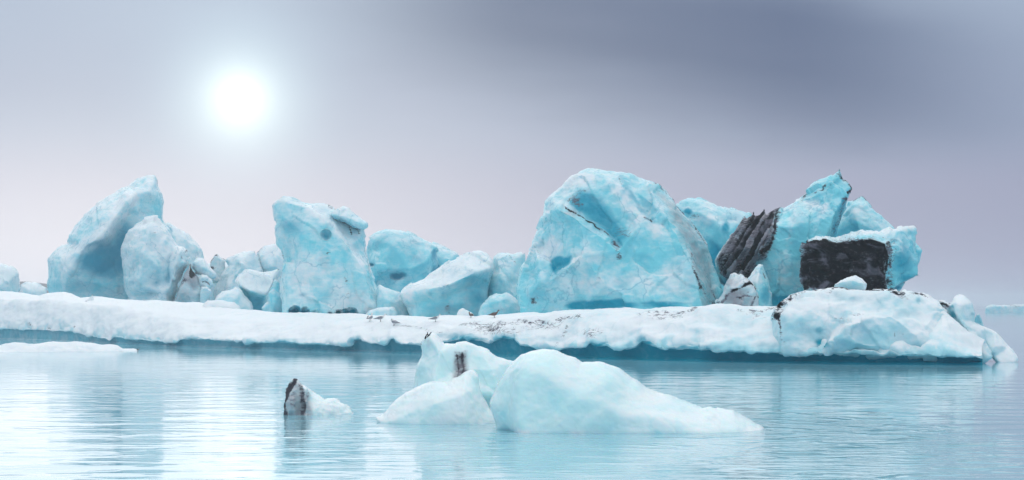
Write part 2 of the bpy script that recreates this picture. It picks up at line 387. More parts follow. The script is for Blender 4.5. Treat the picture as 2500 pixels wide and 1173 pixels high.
# ------------------------------------------------------------------ water, sky edge
def water():
    m = bpy.data.materials.new('glacial_water'); m.use_nodes = True; g = NT(m.node_tree); b = g.n['Principled BSDF']
    P = g.node('ShaderNodeTexCoord').outputs['Object']
    nl = g.noise(P, 0.06, 3, 0.5)
    g.put(b.inputs['Base Color'], g.mix(g.smooth(nl, 0.35, 0.65), (.24, .52, .62), (.30, .58, .67)))
    b.inputs['Roughness'].default_value = 0.06; b.inputs['IOR'].default_value = 1.33
    rip = g.math('MULTIPLY', g.noise(g.mapping(P, (1.0, 2.6, 1)), 1.5, 3, 0.55, 0.3), 1.0)
    swell = g.noise(g.mapping(P, (0.35, 0.9, 1)), 1.0, 2, 0.5)
    patch = g.smooth(g.noise(g.mapping(P, (0.12, 0.05, 1), loc=(0.4, 0, 0)), 1.0, 2, 0.5), 0.35, 0.65)
    puff = g.vmath('LENGTH', g.vmath('MULTIPLY', g.vmath('SUBTRACT', P, (4.6, 27.0, 0)).outputs[0], (1.0, 0.38, 1)).outputs[0]).outputs['Value']       # a breath of wind ruffles the water here
    puff = g.math('SUBTRACT', 1.0, g.smooth(g.math('ADD', puff, g.math('MULTIPLY', patch, 0.8)), 1.0, 3.4))
    chop = g.smooth(g.noise(g.mapping(P, (1.3, 1.5, 1), rot=(0, 0, 0.12)), 1.0, 1, 0.5, 0.4), 0.53, 0.75)
    swell = g.math('ADD', swell, g.math('MULTIPLY', chop, g.math('ADD', 0.2, g.math('MULTIPLY', puff, 5.0))))
    hh = g.math('ADD', g.math('MULTIPLY', rip, g.math('ADD', 0.06, g.math('ADD', g.math('MULTIPLY', patch, 0.28), g.math('MULTIPLY', puff, 1.2)))), g.math('MULTIPLY', swell, 1.1))
    yy = g.node('ShaderNodeSeparateXYZ'); g.put(yy.inputs[0], P)
    hh = g.math('MULTIPLY', hh, g.math('SUBTRACT', 1.0, g.math('MULTIPLY', g.smooth(yy.outputs[1], 38.0, 60.0), 0.65)))      # calm in the lee of the floe
    bp = g.node('ShaderNodeBump'); bp.inputs['Strength'].default_value = 1.0; bp.inputs['Distance'].default_value = 0.024
    g.put(bp.inputs['Height'], hh); g.l.new(bp.outputs[0], b.inputs['Normal'])
    return m
wo = link('lagoon_water', [(-2500, -60, 0), (2500, -60, 0), (2500, 5200, 0), (-2500, 5200, 0)], [(0, 1, 2, 3)], water(), smooth=False)
tag(wo, kind='structure')

def far_shore():
    xs = np.linspace(-420, 420, 240); V = []; F = []
    Yd = 700
    for i, x in enumerate(xs):
        px = 1250 + x * FPX / Yd
        t = np.interp(px, [-1500, 0, 60, 140, 500, 1200, 2300, 2420, 2500, 4000], [11, 9.5, 10, 8.5, 3.5, 1.2, -.6, -.6, -.6, -.6])
        z = t + (0.7 if t > 0 else 0.2) * float(fbm(np.array([[x / 14, 0, 3.0]]), 3, 4)[0])
        for (dy, zz) in ((-30, -0.5), (-18, z * 0.4), (0, z), (60, z * 0.9), (90, -0.5)): V.append((x, Yd + dy, zz))
        if i:
            a = (i - 1) * 5; b = i * 5
            for k in range(4): F.append((a + k, b + k, b + k + 1, a + k + 1))
    o = link('far_shore', V, F, plain('moraine', (.10, .09, .10), 0.9)); tag(o, kind='structure')
far_shore()

# ------------------------------------------------------------------ the long floe
def spl(xs, pts):
    """monotone-ish smooth interpolation of (x, value) points"""
    px = np.array([p[0] for p in pts], float); py = np.array([p[1] for p in pts], float)
    t = np.interp(xs, px, py)
    return t
FLX = np.arange(-420, 2401, 2.6)
WL = spl(FLX, [(-420, 815), (0, 829), (200, 838), (450, 849), (700, 857), (1000, 863), (1200, 867), (1400, 873), (1700, 880), (1900, 884), (2100, 887), (2300, 889), (2400, 889)])
WL = WL + 4 * sstep(FLX, 700, 1300)
FY = FPX * EYE / (WL - HOR)
LIP = spl(FLX, [(-420, 797), (0, 803), (100, 806), (170, 809), (185, 812), (225, 822), (268, 831), (275, 823), (330, 829), (360, 833), (430, 836), (440, 829), (480, 828), (560, 834), (700, 838), (760, 841), (850, 842), (862, 833), (880, 829), (905, 840), (945, 841), (955, 831), (975, 836), (1000, 842), (1060, 843), (1090, 836), (1130, 828), (1175, 834), (1195, 842), (1205, 836), (1230, 826), (1255, 830), (1270, 848), (1300, 852), (1360, 855), (1430, 852), (1440, 843), (1460, 851), (1480, 846), (1500, 853), (1530, 856), (1555, 850), (1568, 838), (1590, 846), (1610, 855), (1700, 858), (1800, 861), (1920, 864), (1940, 866), (2050, 868), (2400, 876)])
LIP = LIP - 3 * sstep(FLX, 900, 1400)
CREST = spl(FLX, [(-420, 728), (0, 735), (100, 737), (200, 742), (300, 758), (450, 784), (600, 797), (700, 795), (800, 790), (900, 784), (1000, 785), (1100, 784), (1200, 782), (1300, 773), (1400, 764), (1440, 764), (1500, 760), (1560, 761), (1640, 754), (1700, 750), (1760, 747), (1820, 751), (1860, 754), (1890, 750), (1950, 742), (2100, 738), (2300, 760), (2400, 840)])
BACK = spl(FLX, [(-420, 712), (-100, 716), (0, 711), (60, 718), (95, 724), (115, 717), (155, 713), (172, 719), (196, 731), (230, 727), (300, 731), (400, 735), (480, 741), (600, 757), (700, 765), (850, 769), (1000, 776), (1100, 775), (1200, 775), (1300, 769), (1400, 763), (1500, 760), (1600, 758), (1700, 752), (1900, 755), (2100, 745), (2300, 765), (2400, 845)])
def ywl(px): return float(np.interp(px, FLX, FY))
def catmull(C, m):
    """C: list of arrays (n,2); returns resampled profile arrays"""
    out = []
    K = len(C)
    for i in range(K - 1):
        p0, p1, p2, p3 = C[max(i - 1, 0)], C[i], C[i + 1], C[min(i + 2, K - 1)]
        for t in np.arange(m[i]) / m[i]:
            out.append(0.5 * ((2 * p1) + (-p0 + p2) * t + (2 * p0 - 5 * p1 + 4 * p2 - p3) * t * t + (-p0 + 3 * p1 - 3 * p2 + p3) * t ** 3))
    out.append(C[-1]); return out
def floe():
    n = len(FLX)
    def pt(off, z): return np.stack([np.full(n, off) if np.isscalar(off) else off, z], 1)
    zof = lambda rows, off: EYE - (rows - HOR) * (FY + off) / FPX
    j = fbm(np.stack([FLX / 90, FLX * 0, FLX * 0 + 2], 1), 31, 3)          # the edge wanders in plan
    endt = sstep(FLX, 2240, 2400)
    co = 2.3 + 0.7 * j
    lipz = np.maximum(zof(LIP, 0) + 0.05 * fbm(np.stack([FLX / 18, FLX * 0, FLX * 0 + 9], 1), 33, 3), 0.06)
    crz = zof(CREST, co)
    C = [pt(16.0, zof(BACK, 10) - 0.9), pt(9.0, zof(BACK, 9) + 0.06 * fbm(np.stack([FLX / 35, FLX * 0, FLX * 0 + 4], 1), 37, 3)), pt(co + 1.5, 0.65 * crz + 0.35 * zof(BACK, 9)), pt(co, crz), pt(1.15 + 0.5 * j, lipz + 0.62 * (crz - lipz)),
         pt(0.25 + 0.35 * j, lipz + 0.22 * (crz - lipz) + 0.03), pt(0.0 + 0.3 * j, lipz + 0.05), pt(0.12 + 0.3 * j, lipz - 0.02), pt(0.42 + 0.27 * j, lipz + 0.0), pt(0.62 + 0.22 * j, np.minimum(lipz * 0.4, 0.12)), pt(0.5 + 0.2 * j, np.full(n, -0.12)), pt(1.3, np.full(n, -1.4))]
    m = [6, 14, 10, 16, 14, 9, 6, 7, 6, 5, 4]
    prof = catmull(C, m); k = len(prof)
    V = np.zeros((k, n, 3))
    for a, p in enumerate(prof):
        yy = FY + p[:, 0]; V[a, :, 0] = (FLX - 1250) * yy / FPX; V[a, :, 1] = yy; V[a, :, 2] = p[:, 1]
    idx = np.arange(k * n).reshape(k, n)
    Q = np.stack([idx[:-1, :-1].ravel(), idx[1:, :-1].ravel(), idx[1:, 1:].ravel(), idx[:-1, 1:].ravel()], 1)
    Vf = V.reshape(-1, 3); N = normals(Vf, Q)
    u = np.repeat(np.concatenate([np.repeat(np.arange(len(m)), m) + np.concatenate([np.arange(c) / c for c in m]), [len(m)]]), n)
    onface = sstep(u, 1.0, 3.0) * (1 - sstep(u, 6.2, 7.0))
    q = Vf.copy(); q[:, 2] *= 1.6
    q1 = q + 0.5 * np.stack([fbm(q / 1.3, 71, 2), fbm(q / 1.3, 75, 2), fbm(q / 1.3, 79, 2)], 1)
    rgh = 0.35 + 0.65 * sstep(np.tile(FLX, k), 500, 1300)
    disp = (0.07 + 0.16 * onface) * fbm(q / 2.2, 41, 4) + rgh * onface * 0.30 * (cells(q1 / 1.6, 43) - 0.55) + 0.02 * fbm(Vf / 0.22, 47, 3)
    lowface = sstep(u, 4.3, 6.0) * (1 - sstep(u, 6.6, 7.2))
    fl = fbm(np.stack([Vf[:, 0] / 0.55, Vf[:, 1] / 2.0, Vf[:, 2] / 1.6], 1), 101, 3)
    disp = disp + lowface * 0.14 * (np.abs(fl) * 2 - 0.5)
    wall = sstep(u, 7.0, 8.0)
    disp = disp * (1 - wall) + wall * 0.06 * fbm(Vf / 0.8, 49, 3)
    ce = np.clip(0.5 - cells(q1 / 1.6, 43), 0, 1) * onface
    Vn = Vf + N * disp[:, None]
    px = np.tile(FLX, k); rows = HOR - (Vn[:, 2] - EYE) * FPX / Vn[:, 1]
    PP = np.stack([px, rows], 1); ww = np.stack([fbm(np.stack([px / 20, rows / 20, px * 0], 1), 61, 3), fbm(np.stack([px / 20, rows / 20, px * 0 + 5], 1), 63, 3)], 1) * 7
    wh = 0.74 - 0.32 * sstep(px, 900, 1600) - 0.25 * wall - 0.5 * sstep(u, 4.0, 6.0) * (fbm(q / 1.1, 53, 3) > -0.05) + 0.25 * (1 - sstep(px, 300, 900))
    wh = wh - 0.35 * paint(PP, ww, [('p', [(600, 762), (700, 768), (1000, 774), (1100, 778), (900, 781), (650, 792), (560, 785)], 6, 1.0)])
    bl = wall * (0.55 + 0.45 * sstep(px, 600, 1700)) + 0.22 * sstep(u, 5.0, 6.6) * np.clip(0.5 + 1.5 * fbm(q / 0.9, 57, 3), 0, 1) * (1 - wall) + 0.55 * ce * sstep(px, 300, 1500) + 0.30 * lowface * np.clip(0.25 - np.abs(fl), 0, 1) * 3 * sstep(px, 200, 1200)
    dirt = paint(PP, ww, [('e', 1200, 800, 75, 14, .50, 8), ('e', 1320, 796, 50, 10, .38, -10), ('l', [(1130, 795), (1230, 790), (1330, 786), (1420, 772)], 8, .45), ('l', [(1380, 795), (1365, 830), (1360, 850)], 5, .35),
                         ('e', 1620, 772, 45, 9, .42), ('l', [(1560, 765), (1660, 762), (1700, 752)], 5, .45), ('e', 1845, 770, 22, 8, .6, 10), ('l', [(1800, 757), (1850, 760), (1890, 752)], 5, .5),
                         ('e', 1895, 768, 14, 16, .75), ('l', [(1905, 780), (1915, 800), (1918, 828)], 5, .5), ('e', 1450, 812, 30, 12, .28), ('e', 70, 793, 6, 5, .4), ('e', 118, 800, 6, 5, .4), ('e', 185, 797, 8, 4, .35), ('l', [(960, 790), (1010, 800), (1080, 812)], 4, .3)])
    bl = bl + 0.75 * (1 - wall) * paint(PP, ww, [('e', 868, 832, 16, 10, .8), ('e', 958, 834, 14, 10, .8), ('e', 1070, 822, 40, 8, .5), ('e', 1130, 824, 46, 10, .8), ('e', 1232, 826, 30, 12, .8), ('e', 1455, 842, 26, 9, .7), ('e', 1568, 838, 18, 14, .8), ('e', 1700, 848, 60, 8, .6), ('e', 1800, 800, 40, 16, .3), ('e', 1500, 800, 40, 18, .3), ('e', 1330, 830, 30, 12, .5), ('e', 700, 828, 60, 7, .4), ('e', 480, 820, 50, 7, .35), ('e', 1880, 845, 30, 12, .5)])
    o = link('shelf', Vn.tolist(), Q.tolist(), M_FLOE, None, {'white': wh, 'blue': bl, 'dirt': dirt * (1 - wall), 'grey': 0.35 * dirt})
    return o
floe_root = empty('ice_floe', (0, 72.0, 0))
sh = floe(); sh.parent = floe_root; sh.matrix_parent_inverse.identity(); sh.location = (0, -72.0, 0)
tag(floe_root, 'long low white ice floe with an undercut blue waterline, spanning the view', 'ice floe')
FB = (0, 72.0, 0, 0)

# the mound at the right end of the floe, and its tail
ice('mound', [(1880, 770, .3), (1888, 752, .4), (1900, 742), (1914, 730), (1930, 722), (1962, 709), (1995, 707), (2030, 704), (2100, 702), (2150, 703), (2200, 708), (2240, 715), (2262, 721), (2290, 735), (2311, 756), (2325, 782), (2340, 820, .2), (2362, 855, .6), (2374, 874, .9), (2340, 881, 1.6), (2200, 874, 2.2), (2050, 869, 2.2), (2012, 864, 2.2), (2000, 866, 1.7), (1950, 868, 1.9), (1905, 866, 1.6), (1885, 830, 1.0)], 65.2,
    ctrl=[(1960, 745, 1.0), (1930, 790, 1.5), (2000, 800, 1.6), (2060, 735, 1.0), (2150, 735, 1.1), (2230, 770, 1.5), (2290, 830, 1.7), (2270, 780, 1.3), (2000, 845, 1.7), (2010, 830, 1.6), (2330, 860, 1.5), (2110, 840, 2.5), (2200, 845, 2.4)],
    ridges=[[(2014, 862, 2.6), (2040, 820, 2.6), (2085, 785, 2.4), (2130, 769, 2.2), (2175, 765, 2.1), (2200, 788, 2.2), (2235, 815, 2.3), (2260, 868, 2.5)], [(2005, 855, 1.7), (2030, 812, 1.6), (2080, 775, 1.4), (2135, 758, 1.3), (2185, 757, 1.3)], [(1918, 735, .7), (1925, 775, 1.4), (1950, 783, 1.5), (2100, 775, 1.5)], [(2190, 712, .5), (2260, 790, 1.6), (2330, 870, 1.7)]],
    thick=4.0, r=0.5, blur=2, mat=M_FLOE, parent=floe_root, base=FB, w0=0.42, seed=3, rough=(.14, 1.1, .03, .25), scoop=.14,
    blue=[('e', 2005, 806, 16, 8, .5), ('e', 2010, 838, 22, 12, .75), ('e', 2100, 725, 60, 22, .15), ('e', 2240, 735, 8, 6, .5), ('e', 2260, 840, 40, 16, .25), ('e', 2200, 768, 24, 16, .25)],
    dirt=[('l', [(1885, 758), (1905, 742), (1918, 732), (1960, 711)], 6, .85), ('e', 1903, 748, 14, 7, .95, -40), ('l', [(1985, 709), (2015, 714), (2022, 722), (2035, 706)], 5, .7), ('l', [(2035, 704), (2110, 703), (2160, 706), (2200, 720)], 5, .75), ('e', 2185, 714, 28, 8, .6, 20), ('e', 1900, 770, 15, 14, .85), ('l', [(1908, 778), (1914, 810), (1920, 830)], 5, .6), ('l', [(2040, 778), (2090, 772), (2110, 770)], 2.5, .5), ('e', 2183, 813, 3, 5, .7), ('e', 2240, 719, 22, 5, .75), ('e', 2203, 816, 3, 4, .5)])
ice('end_lump', [(2284, 736), (2300, 732), (2318, 737), (2330, 726), (2340, 721), (2356, 726), (2374, 741), (2382, 764), (2380, 786), (2402, 802), (2405, 835, .2), (2425, 868, .4), (2420, 878, .6), (2396, 893, .9), (2325, 897, .9), (2335, 840, .3), (2330, 800, .1), (2300, 752)], 65.0,
    ctrl=[(2345, 745, .6), (2350, 780, .7), (2365, 800, .75), (2390, 860, 1.0)], ridges=[[(2332, 740, .5), (2345, 775, .8), (2375, 825, 1.0), (2410, 868, .9)], [(2318, 745, .15), (2335, 790, .2), (2352, 825, .3)]], thick=2.0, r=0.3, mat=M_FLOE, parent=floe_root, base=FB, w0=.5, seed=5, step=2.6,
    blue=[('l', [(2322, 752), (2340, 800), (2355, 825)], 10, .7), ('e', 2372, 768, 5, 6, .4)], dirt=[('l', [(2284, 737), (2300, 742), (2312, 746)], 8, .95), ('e', 2318, 737, 7, 4, .7)], grey=[('e', 2312, 748, 14, 9, .9)])
ice('tail', [(2378, 785), (2402, 797), (2432, 812), (2466, 845), (2486, 878, .3), (2480, 889, .6), (2440, 890, .8), (2424, 872, .6), (2408, 845, .3), (2392, 815)], 66.0, ctrl=[(2430, 845, .6)], thick=1.5, r=.3, mat=M_FLOE, parent=floe_root, base=FB, w0=.55, seed=6, step=2.6)
ice('snow_shard', [(205, 738), (214, 729), (226, 718), (229, 722), (228, 735), (222, 742)], 101, thick=.2, r=.08, mat=M_FLOE, parent=floe_root, base=FB, w0=1.0, seed=6, step=1.8, rough=(.02, .5, 0, 1), facet=0)

# ------------------------------------------------------------------ bergs standing behind and on the floe, left to right
def berg(name, label, outline, Y, cat='iceberg', group=None, away=1.0, **kw):
    if away != 1.0:          # afloat behind the floe: same shape, farther and larger, reaching down into the water
        Y *= away; low = HOR + (EYE + 0.4) * FPX / Y
        outline = [(p[0], max(p[1], low) if p[1] >= 742 else p[1], (p[2] if len(p) > 2 else 0) * away) for p in outline]
        kw['ctrl'] = [(c[0], c[1], c[2] * away) for c in kw.get('ctrl', ())]
        kw['ridges'] = [[(c[0], c[1], c[2] * away) for c in q] for q in kw.get('ridges', ())]
        kw['thick'] = kw.get('thick', 2.0) * away; kw['r'] = kw.get('r', .5) * away; kw['scoop'] = kw.get('scoop', .07) * away
        kw['facet'] = kw.get('facet', .115) * away
        rg = kw.get('rough', (0.10, 1.1, 0.03, 0.25)); kw['rough'] = tuple(v * away for v in rg)
        if away > 1.4: kw['w0'] = kw.get('w0', .35) + .14  # extra white in the ice colour stands in for thicker haze
        kw['holes'] = [(*h[:4], h[4] * away) for h in kw.get('holes', ())]
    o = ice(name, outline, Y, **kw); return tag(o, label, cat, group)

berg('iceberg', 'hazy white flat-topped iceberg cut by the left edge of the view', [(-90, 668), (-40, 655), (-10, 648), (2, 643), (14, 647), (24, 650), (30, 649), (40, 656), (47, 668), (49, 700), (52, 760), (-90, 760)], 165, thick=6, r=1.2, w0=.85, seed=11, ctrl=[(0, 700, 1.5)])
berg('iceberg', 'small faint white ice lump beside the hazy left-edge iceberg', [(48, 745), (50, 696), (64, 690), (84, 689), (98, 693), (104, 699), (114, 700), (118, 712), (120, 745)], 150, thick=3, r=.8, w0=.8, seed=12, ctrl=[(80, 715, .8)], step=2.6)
berg('iceberg', 'tall pale blue peaked iceberg at left with deep blue hollow base', [(118, 634), (132, 618), (150, 600), (166, 594), (168, 575), (188, 545), (206, 520), (240, 491), (290, 467), (316, 455), (334, 440), (354, 430), (380, 430), (385, 440), (387, 454), (397, 470), (401, 500), (402, 540), (418, 560), (432, 740), (432, 790, 1), (122, 790, 1), (117, 700, .6)], 108, away=1.5,
     ctrl=[(330, 480, 1.5), (365, 470, 1.0), (300, 590, 1.0), (280, 650, .9), (220, 690, 1.6), (350, 560, 1.1), (230, 540, 1.6), (150, 640, 1.4), (160, 720, 1.6), (330, 700, 1.2)],
     ridges=[[(320, 490, 2.4), (285, 535, 2.6), (250, 585, 2.7), (205, 610, 2.5), (170, 665, 2.2)], [(325, 500, 1.5), (300, 545, 1.3), (268, 600, 1.2)]], thick=5, r=1.1, w0=.35, seed=14, rough=(.16, 1.8, .03, .3), scoop=.10, blur=2,
     blue=[('p', [(300, 545), (325, 560), (320, 660), (270, 690), (200, 660), (190, 640), (245, 600), (275, 590)], 26, .75), ('e', 255, 640, 70, 42, .55), ('e', 330, 640, 40, 50, .5), ('e', 225, 700, 60, 25, .3), ('e', 215, 540, 20, 14, .2)], white=[('l', [(320, 490), (250, 585), (205, 612)], 26, .7), ('e', 165, 660, 30, 40, .4)], dirt=[('l', [(384, 433), (387, 445)], 2.5, .6), ('l', [(390, 464), (396, 470)], 2.5, .6)])
berg('iceberg', 'pale rounded ice shoulder behind the smooth egg-shaped berg at left', [(398, 560), (404, 545), (414, 543), (430, 552), (460, 566), (480, 590), (492, 610), (498, 640), (510, 700), (510, 780, .5), (398, 780, .5)], 113, away=1.5, ctrl=[(440, 620, 1.2), (420, 580, .6)], thick=3, r=1.0, w0=.55, seed=15, blue=[('l', [(412, 556), (420, 590)], 9, .4)])
berg('iceberg', 'smooth white egg-shaped ice tower in front of the peaked left berg', [(294, 607), (302, 584), (312, 560), (335, 545), (360, 533), (378, 530), (391, 537), (412, 560), (426, 580), (439, 597), (450, 600), (460, 610), (464, 630), (462, 650), (450, 668), (441, 690), (428, 735), (424, 785, .6), (318, 785, .6), (313, 722), (303, 682), (297, 642)], 104, away=1.5,
     ctrl=[(365, 562, 1.0), (350, 620, 1.5), (385, 650, 1.4), (340, 700, 1.2), (400, 715, 1.0)], ridges=[[(440, 610, .9), (428, 650, 1.2), (418, 700, 1.1)], [(425, 608, .6), (408, 645, .8), (405, 690, .8)]], thick=3, r=.9, w0=.62, seed=16, scoop=.10,
     blue=[('e', 325, 690, 14, 8, .35), ('l', [(412, 640), (408, 690)], 7, .35), ('e', 385, 695, 16, 12, .3)], dirt=[('e', 457, 611, 4, 4, .9), ('e', 443, 628, 3, 5, .8), ('l', [(455, 657), (450, 668), (446, 684)], 7, .7), ('l', [(442, 690), (434, 712), (426, 735)], 4, .6), ('l', [(375, 572), (396, 573)], 2, .4)], grey=[('l', [(458, 640), (445, 690), (430, 730)], 14, .5)])
berg('ice_block', 'dirty grey ice wedge with dark ash patch beside the egg-shaped tower', [(424, 740), (436, 700), (448, 668), (457, 655), (464, 642), (470, 652), (482, 672), (494, 690), (504, 712), (503, 745), (503, 785, .3), (424, 785, .3)], 103, away=1.5, ctrl=[(465, 680, .6), (460, 720, .8)], thick=1.5, r=.5, w0=.6, g0=.3, seed=17, cat='ice block', step=2.4,
     dirt=[('p', [(464, 643), (471, 652), (481, 671), (470, 677), (460, 673)], 2, .95), ('e', 450, 682, 8, 6, .7), ('l', [(428, 733), (446, 690)], 4, .6)], grey=[('e', 465, 680, 24, 26, .5), ('e', 450, 725, 40, 30, .25)])
LUMPS = 'small ice lumps heaped beside the grey wedge'
berg('ice_lump', 'topmost rounded pale lump in the heap right of the grey wedge', [(470, 640), (480, 628), (495, 630), (512, 648), (528, 668), (527, 680), (515, 684), (498, 678), (478, 668), (470, 655)], 103.5, away=1.5, thick=1, r=.45, w0=.6, seed=18, group=LUMPS, cat='ice lump', step=2.4, ctrl=[(500, 658, .4)])
berg('ice_lump', 'middle rounded lump with dark crack in heap right of the grey wedge', [(484, 680), (492, 671), (505, 672), (518, 682), (523, 695), (516, 708), (500, 706), (486, 696)], 102.8, away=1.5, thick=1, r=.35, w0=.6, seed=19, group=LUMPS, cat='ice lump', step=2.4, dirt=[('l', [(494, 689), (503, 690), (511, 695)], 3, .85)])
berg('ice_lump', 'lowest lilac-white lump in the heap right of the grey wedge', [(486, 715), (490, 698), (505, 698), (518, 708), (517, 722), (506, 736), (502, 785), (484, 785)], 102.3, away=1.5, thick=1, r=.35, w0=.65, g0=.15, seed=20, group=LUMPS, cat='ice lump', step=2.4)
berg('ice_block', 'small ice wedge outlined by dark ash on the left skyline', [(512, 650), (514, 638), (523, 621), (531, 619), (540, 628), (548, 636), (548, 690), (520, 690)], 107, away=1.5, thick=1, r=.3, w0=.7, seed=21, cat='ice block', step=2.0, dirt=[('l', [(513, 642), (523, 622), (531, 620), (541, 630), (547, 636)], 3, .85), ('e', 520, 655, 7, 4, .75)])
berg('iceberg', 'pale slanting ice slab rising behind the white-topped block', [(512, 745), (522, 712), (540, 672), (556, 650), (548, 634), (576, 620), (608, 611), (622, 612), (632, 632), (641, 662), (648, 780, .4), (512, 780, .4)], 106, away=1.5, thick=2.5, r=.6, w0=.6, seed=22, ctrl=[(590, 650, .8), (560, 700, .9)], dirt=[('l', [(606, 603), (615, 612), (626, 615)], 3, .7)], blue=[('e', 540, 690, 20, 22, .2)])
berg('iceberg', 'pale vertical ice wall left of the tall tower with perched slab', [(624, 616), (634, 608), (650, 601), (672, 595), (690, 610), (700, 640), (700, 760), (640, 760), (630, 660)], 107, away=1.5, thick=2.5, r=.6, w0=.62, seed=23, ctrl=[(660, 650, .7)], dirt=[('l', [(624, 616), (636, 606), (640, 606)], 3.5, .7), ('l', [(630, 620), (640, 650)], 3, .3)])
berg('ice_block', 'blue block with thick white snow top left of the tall tower', [(573, 688), (584, 670), (600, 658), (612, 657), (636, 664), (660, 663), (672, 658), (682, 656), (676, 690), (664, 716), (655, 724), (648, 745), (640, 775), (580, 775), (586, 740), (584, 704)], 100, thick=2.5, r=.35, w0=.4, seed=24, cat='ice block', step=2.4, ctrl=[(620, 745, .3)],
     ridges=[[(578, 692, .9), (610, 712, 1.1), (652, 720, 1.1), (668, 690, .8)], [(584, 706, .3), (610, 722, .4), (648, 730, .4)]], white=[('p', [(570, 688), (584, 668), (610, 655), (682, 656), (664, 718), (650, 722), (600, 708)], 4, .9)], blue=[('p', [(590, 715), (645, 732), (640, 775), (580, 775)], 8, .5)])
berg('ice_block', 'broad white lump left of and below the snow-topped blue block', [(522, 740), (530, 722), (540, 711), (562, 709), (570, 702), (576, 699), (588, 705), (600, 725), (615, 740), (622, 775, .3), (522, 775, .3)], 98.5, thick=1.8, r=.5, w0=.75, seed=25, cat='ice block', step=2.4, ctrl=[(575, 735, .6)])
berg('ice_block', 'low oblong white ice block lying on the floe at left', [(487, 764), (490, 746), (503, 735), (540, 734), (570, 738), (587, 749), (591, 764), (576, 772), (536, 774), (512, 782), (498, 776)], 92.8, thick=1.2, r=.4, w0=.95, seed=26, cat='ice block', step=2.4, mat=M_FLOE, ridges=[[(500, 748, .3), (508, 765, .5), (512, 778, .4)], [(520, 755, .2), (560, 752, .35), (585, 760, .2)]])
berg('ice_block', 'narrow upright ice wedge against the left foot of the tall tower', [(636, 752), (655, 735), (664, 706), (671, 685), (678, 679), (684, 720), (694, 766), (690, 785), (655, 785)], 97, thick=1.5, r=.3, w0=.5, seed=27, cat='ice block', step=2.4, ctrl=[(672, 735, .5)], blue=[('e', 680, 755, 16, 14, .3)])
berg('iceberg', 'low pale ice ridge in the haze behind the small heaped blocks', [(420, 680), (450, 655), (490, 640), (530, 645), (560, 640), (610, 635), (660, 640), (720, 650), (720, 790), (420, 790)], 116, away=1.5, ctrl=[(560, 690, 1.0)], thick=3, r=.8, w0=.65, seed=28)
# tower
berg('iceberg', 'tall pale blue ice tower with small caves along its foot', [(664, 502), (676, 490), (692, 478), (716, 482), (746, 494), (776, 498), (800, 502), (822, 514), (850, 540), (885, 560), (893, 580), (898, 602), (906, 650), (916, 690, .2), (932, 722, .6), (940, 748, .9), (930, 775, 1.4), (870, 780, 1.8), (760, 782, 2.0), (692, 778, 1.6), (684, 722, .5), (685, 660), (690, 640), (683, 610), (672, 595), (667, 570), (670, 545), (666, 520)], 95,
     ctrl=[(735, 570, 1.6), (735, 650, 1.7), (800, 700, 2.1), (775, 600, 1.7), (870, 590, .9), (895, 680, 1.2), (690, 530, .6)],
     ridges=[[(700, 494, .5), (755, 508, .9), (810, 545, 1.5), (850, 600, 1.9), (882, 650, 1.8), (905, 745, 1.9)], [(690, 645, .4), (704, 690, 1.3), (704, 755, 1.8)], [(760, 500, .3), (815, 535, .7), (862, 600, 1.1), (895, 650, 1.0)]], thick=4, r=.7, w0=.42, seed=30, scoop=.10, rough=(.10, 1.4, .02, .25),
     holes=[(722, 764, 13, 15, .9), (745, 764, 11, 13, .8), (768, 769, 9, 11, .7), (806, 767, 9, 9, .7), (824, 767, 9, 9, .7), (843, 768, 8, 9, .7), (858, 767, 12, 12, .7), (795, 577, 11, 9, .3)],
     blue=[('e', 722, 764, 13, 15, 1.2), ('e', 745, 764, 11, 13, 1.1), ('e', 768, 769, 10, 11, 1.1), ('e', 806, 767, 9, 9, 1.1), ('e', 824, 767, 9, 9, 1.1), ('e', 843, 768, 8, 9, 1.1), ('e', 858, 767, 12, 12, 1.0), ('e', 795, 577, 10, 8, .6), ('e', 720, 560, 40, 24, .3), ('e', 745, 718, 12, 5, .4), ('e', 880, 600, 16, 40, .25)],
     white=[('l', [(755, 512), (812, 552), (852, 608), (884, 660)], 18, .35), ('e', 740, 690, 60, 60, .3), ('e', 840, 730, 70, 40, .3)],
     dirt=[('l', [(687, 612), (691, 632), (686, 660), (681, 695)], 3.2, .8), ('l', [(715, 484), (735, 495), (746, 500)], 3, .7), ('l', [(800, 504), (820, 514)], 4, .8), ('l', [(833, 547), (850, 550), (868, 562)], 4, .7), ('l', [(850, 560), (856, 578)], 3, .6), ('l', [(870, 562), (874, 575)], 3, .6), ('e', 800, 624, 4, 9, .6), ('e', 845, 690, 3, 8, .5), ('e', 848, 720, 4, 9, .4), ('l', [(803, 575), (806, 583)], 2.5, .6)], grey=[('e', 790, 640, 22, 30, .35), ('l', [(682, 690), (686, 640)], 9, .5), ('l', [(890, 580), (905, 680)], 9, .4)])
berg('ice_slab', 'bluish white ice slab perched on the tall tower', [(805, 525), (812, 517), (822, 510), (838, 503), (852, 508), (880, 529), (897, 544), (899, 554), (886, 563), (862, 556), (832, 541), (812, 534)], 93.8, thick=1.6, r=.3, w0=.45, seed=31, cat='ice slab', step=2.2, ridges=[[(812, 526, .2), (845, 535, .5), (888, 552, .4)]], blue=[('l', [(812, 532), (850, 548), (885, 560)], 9, .35)])
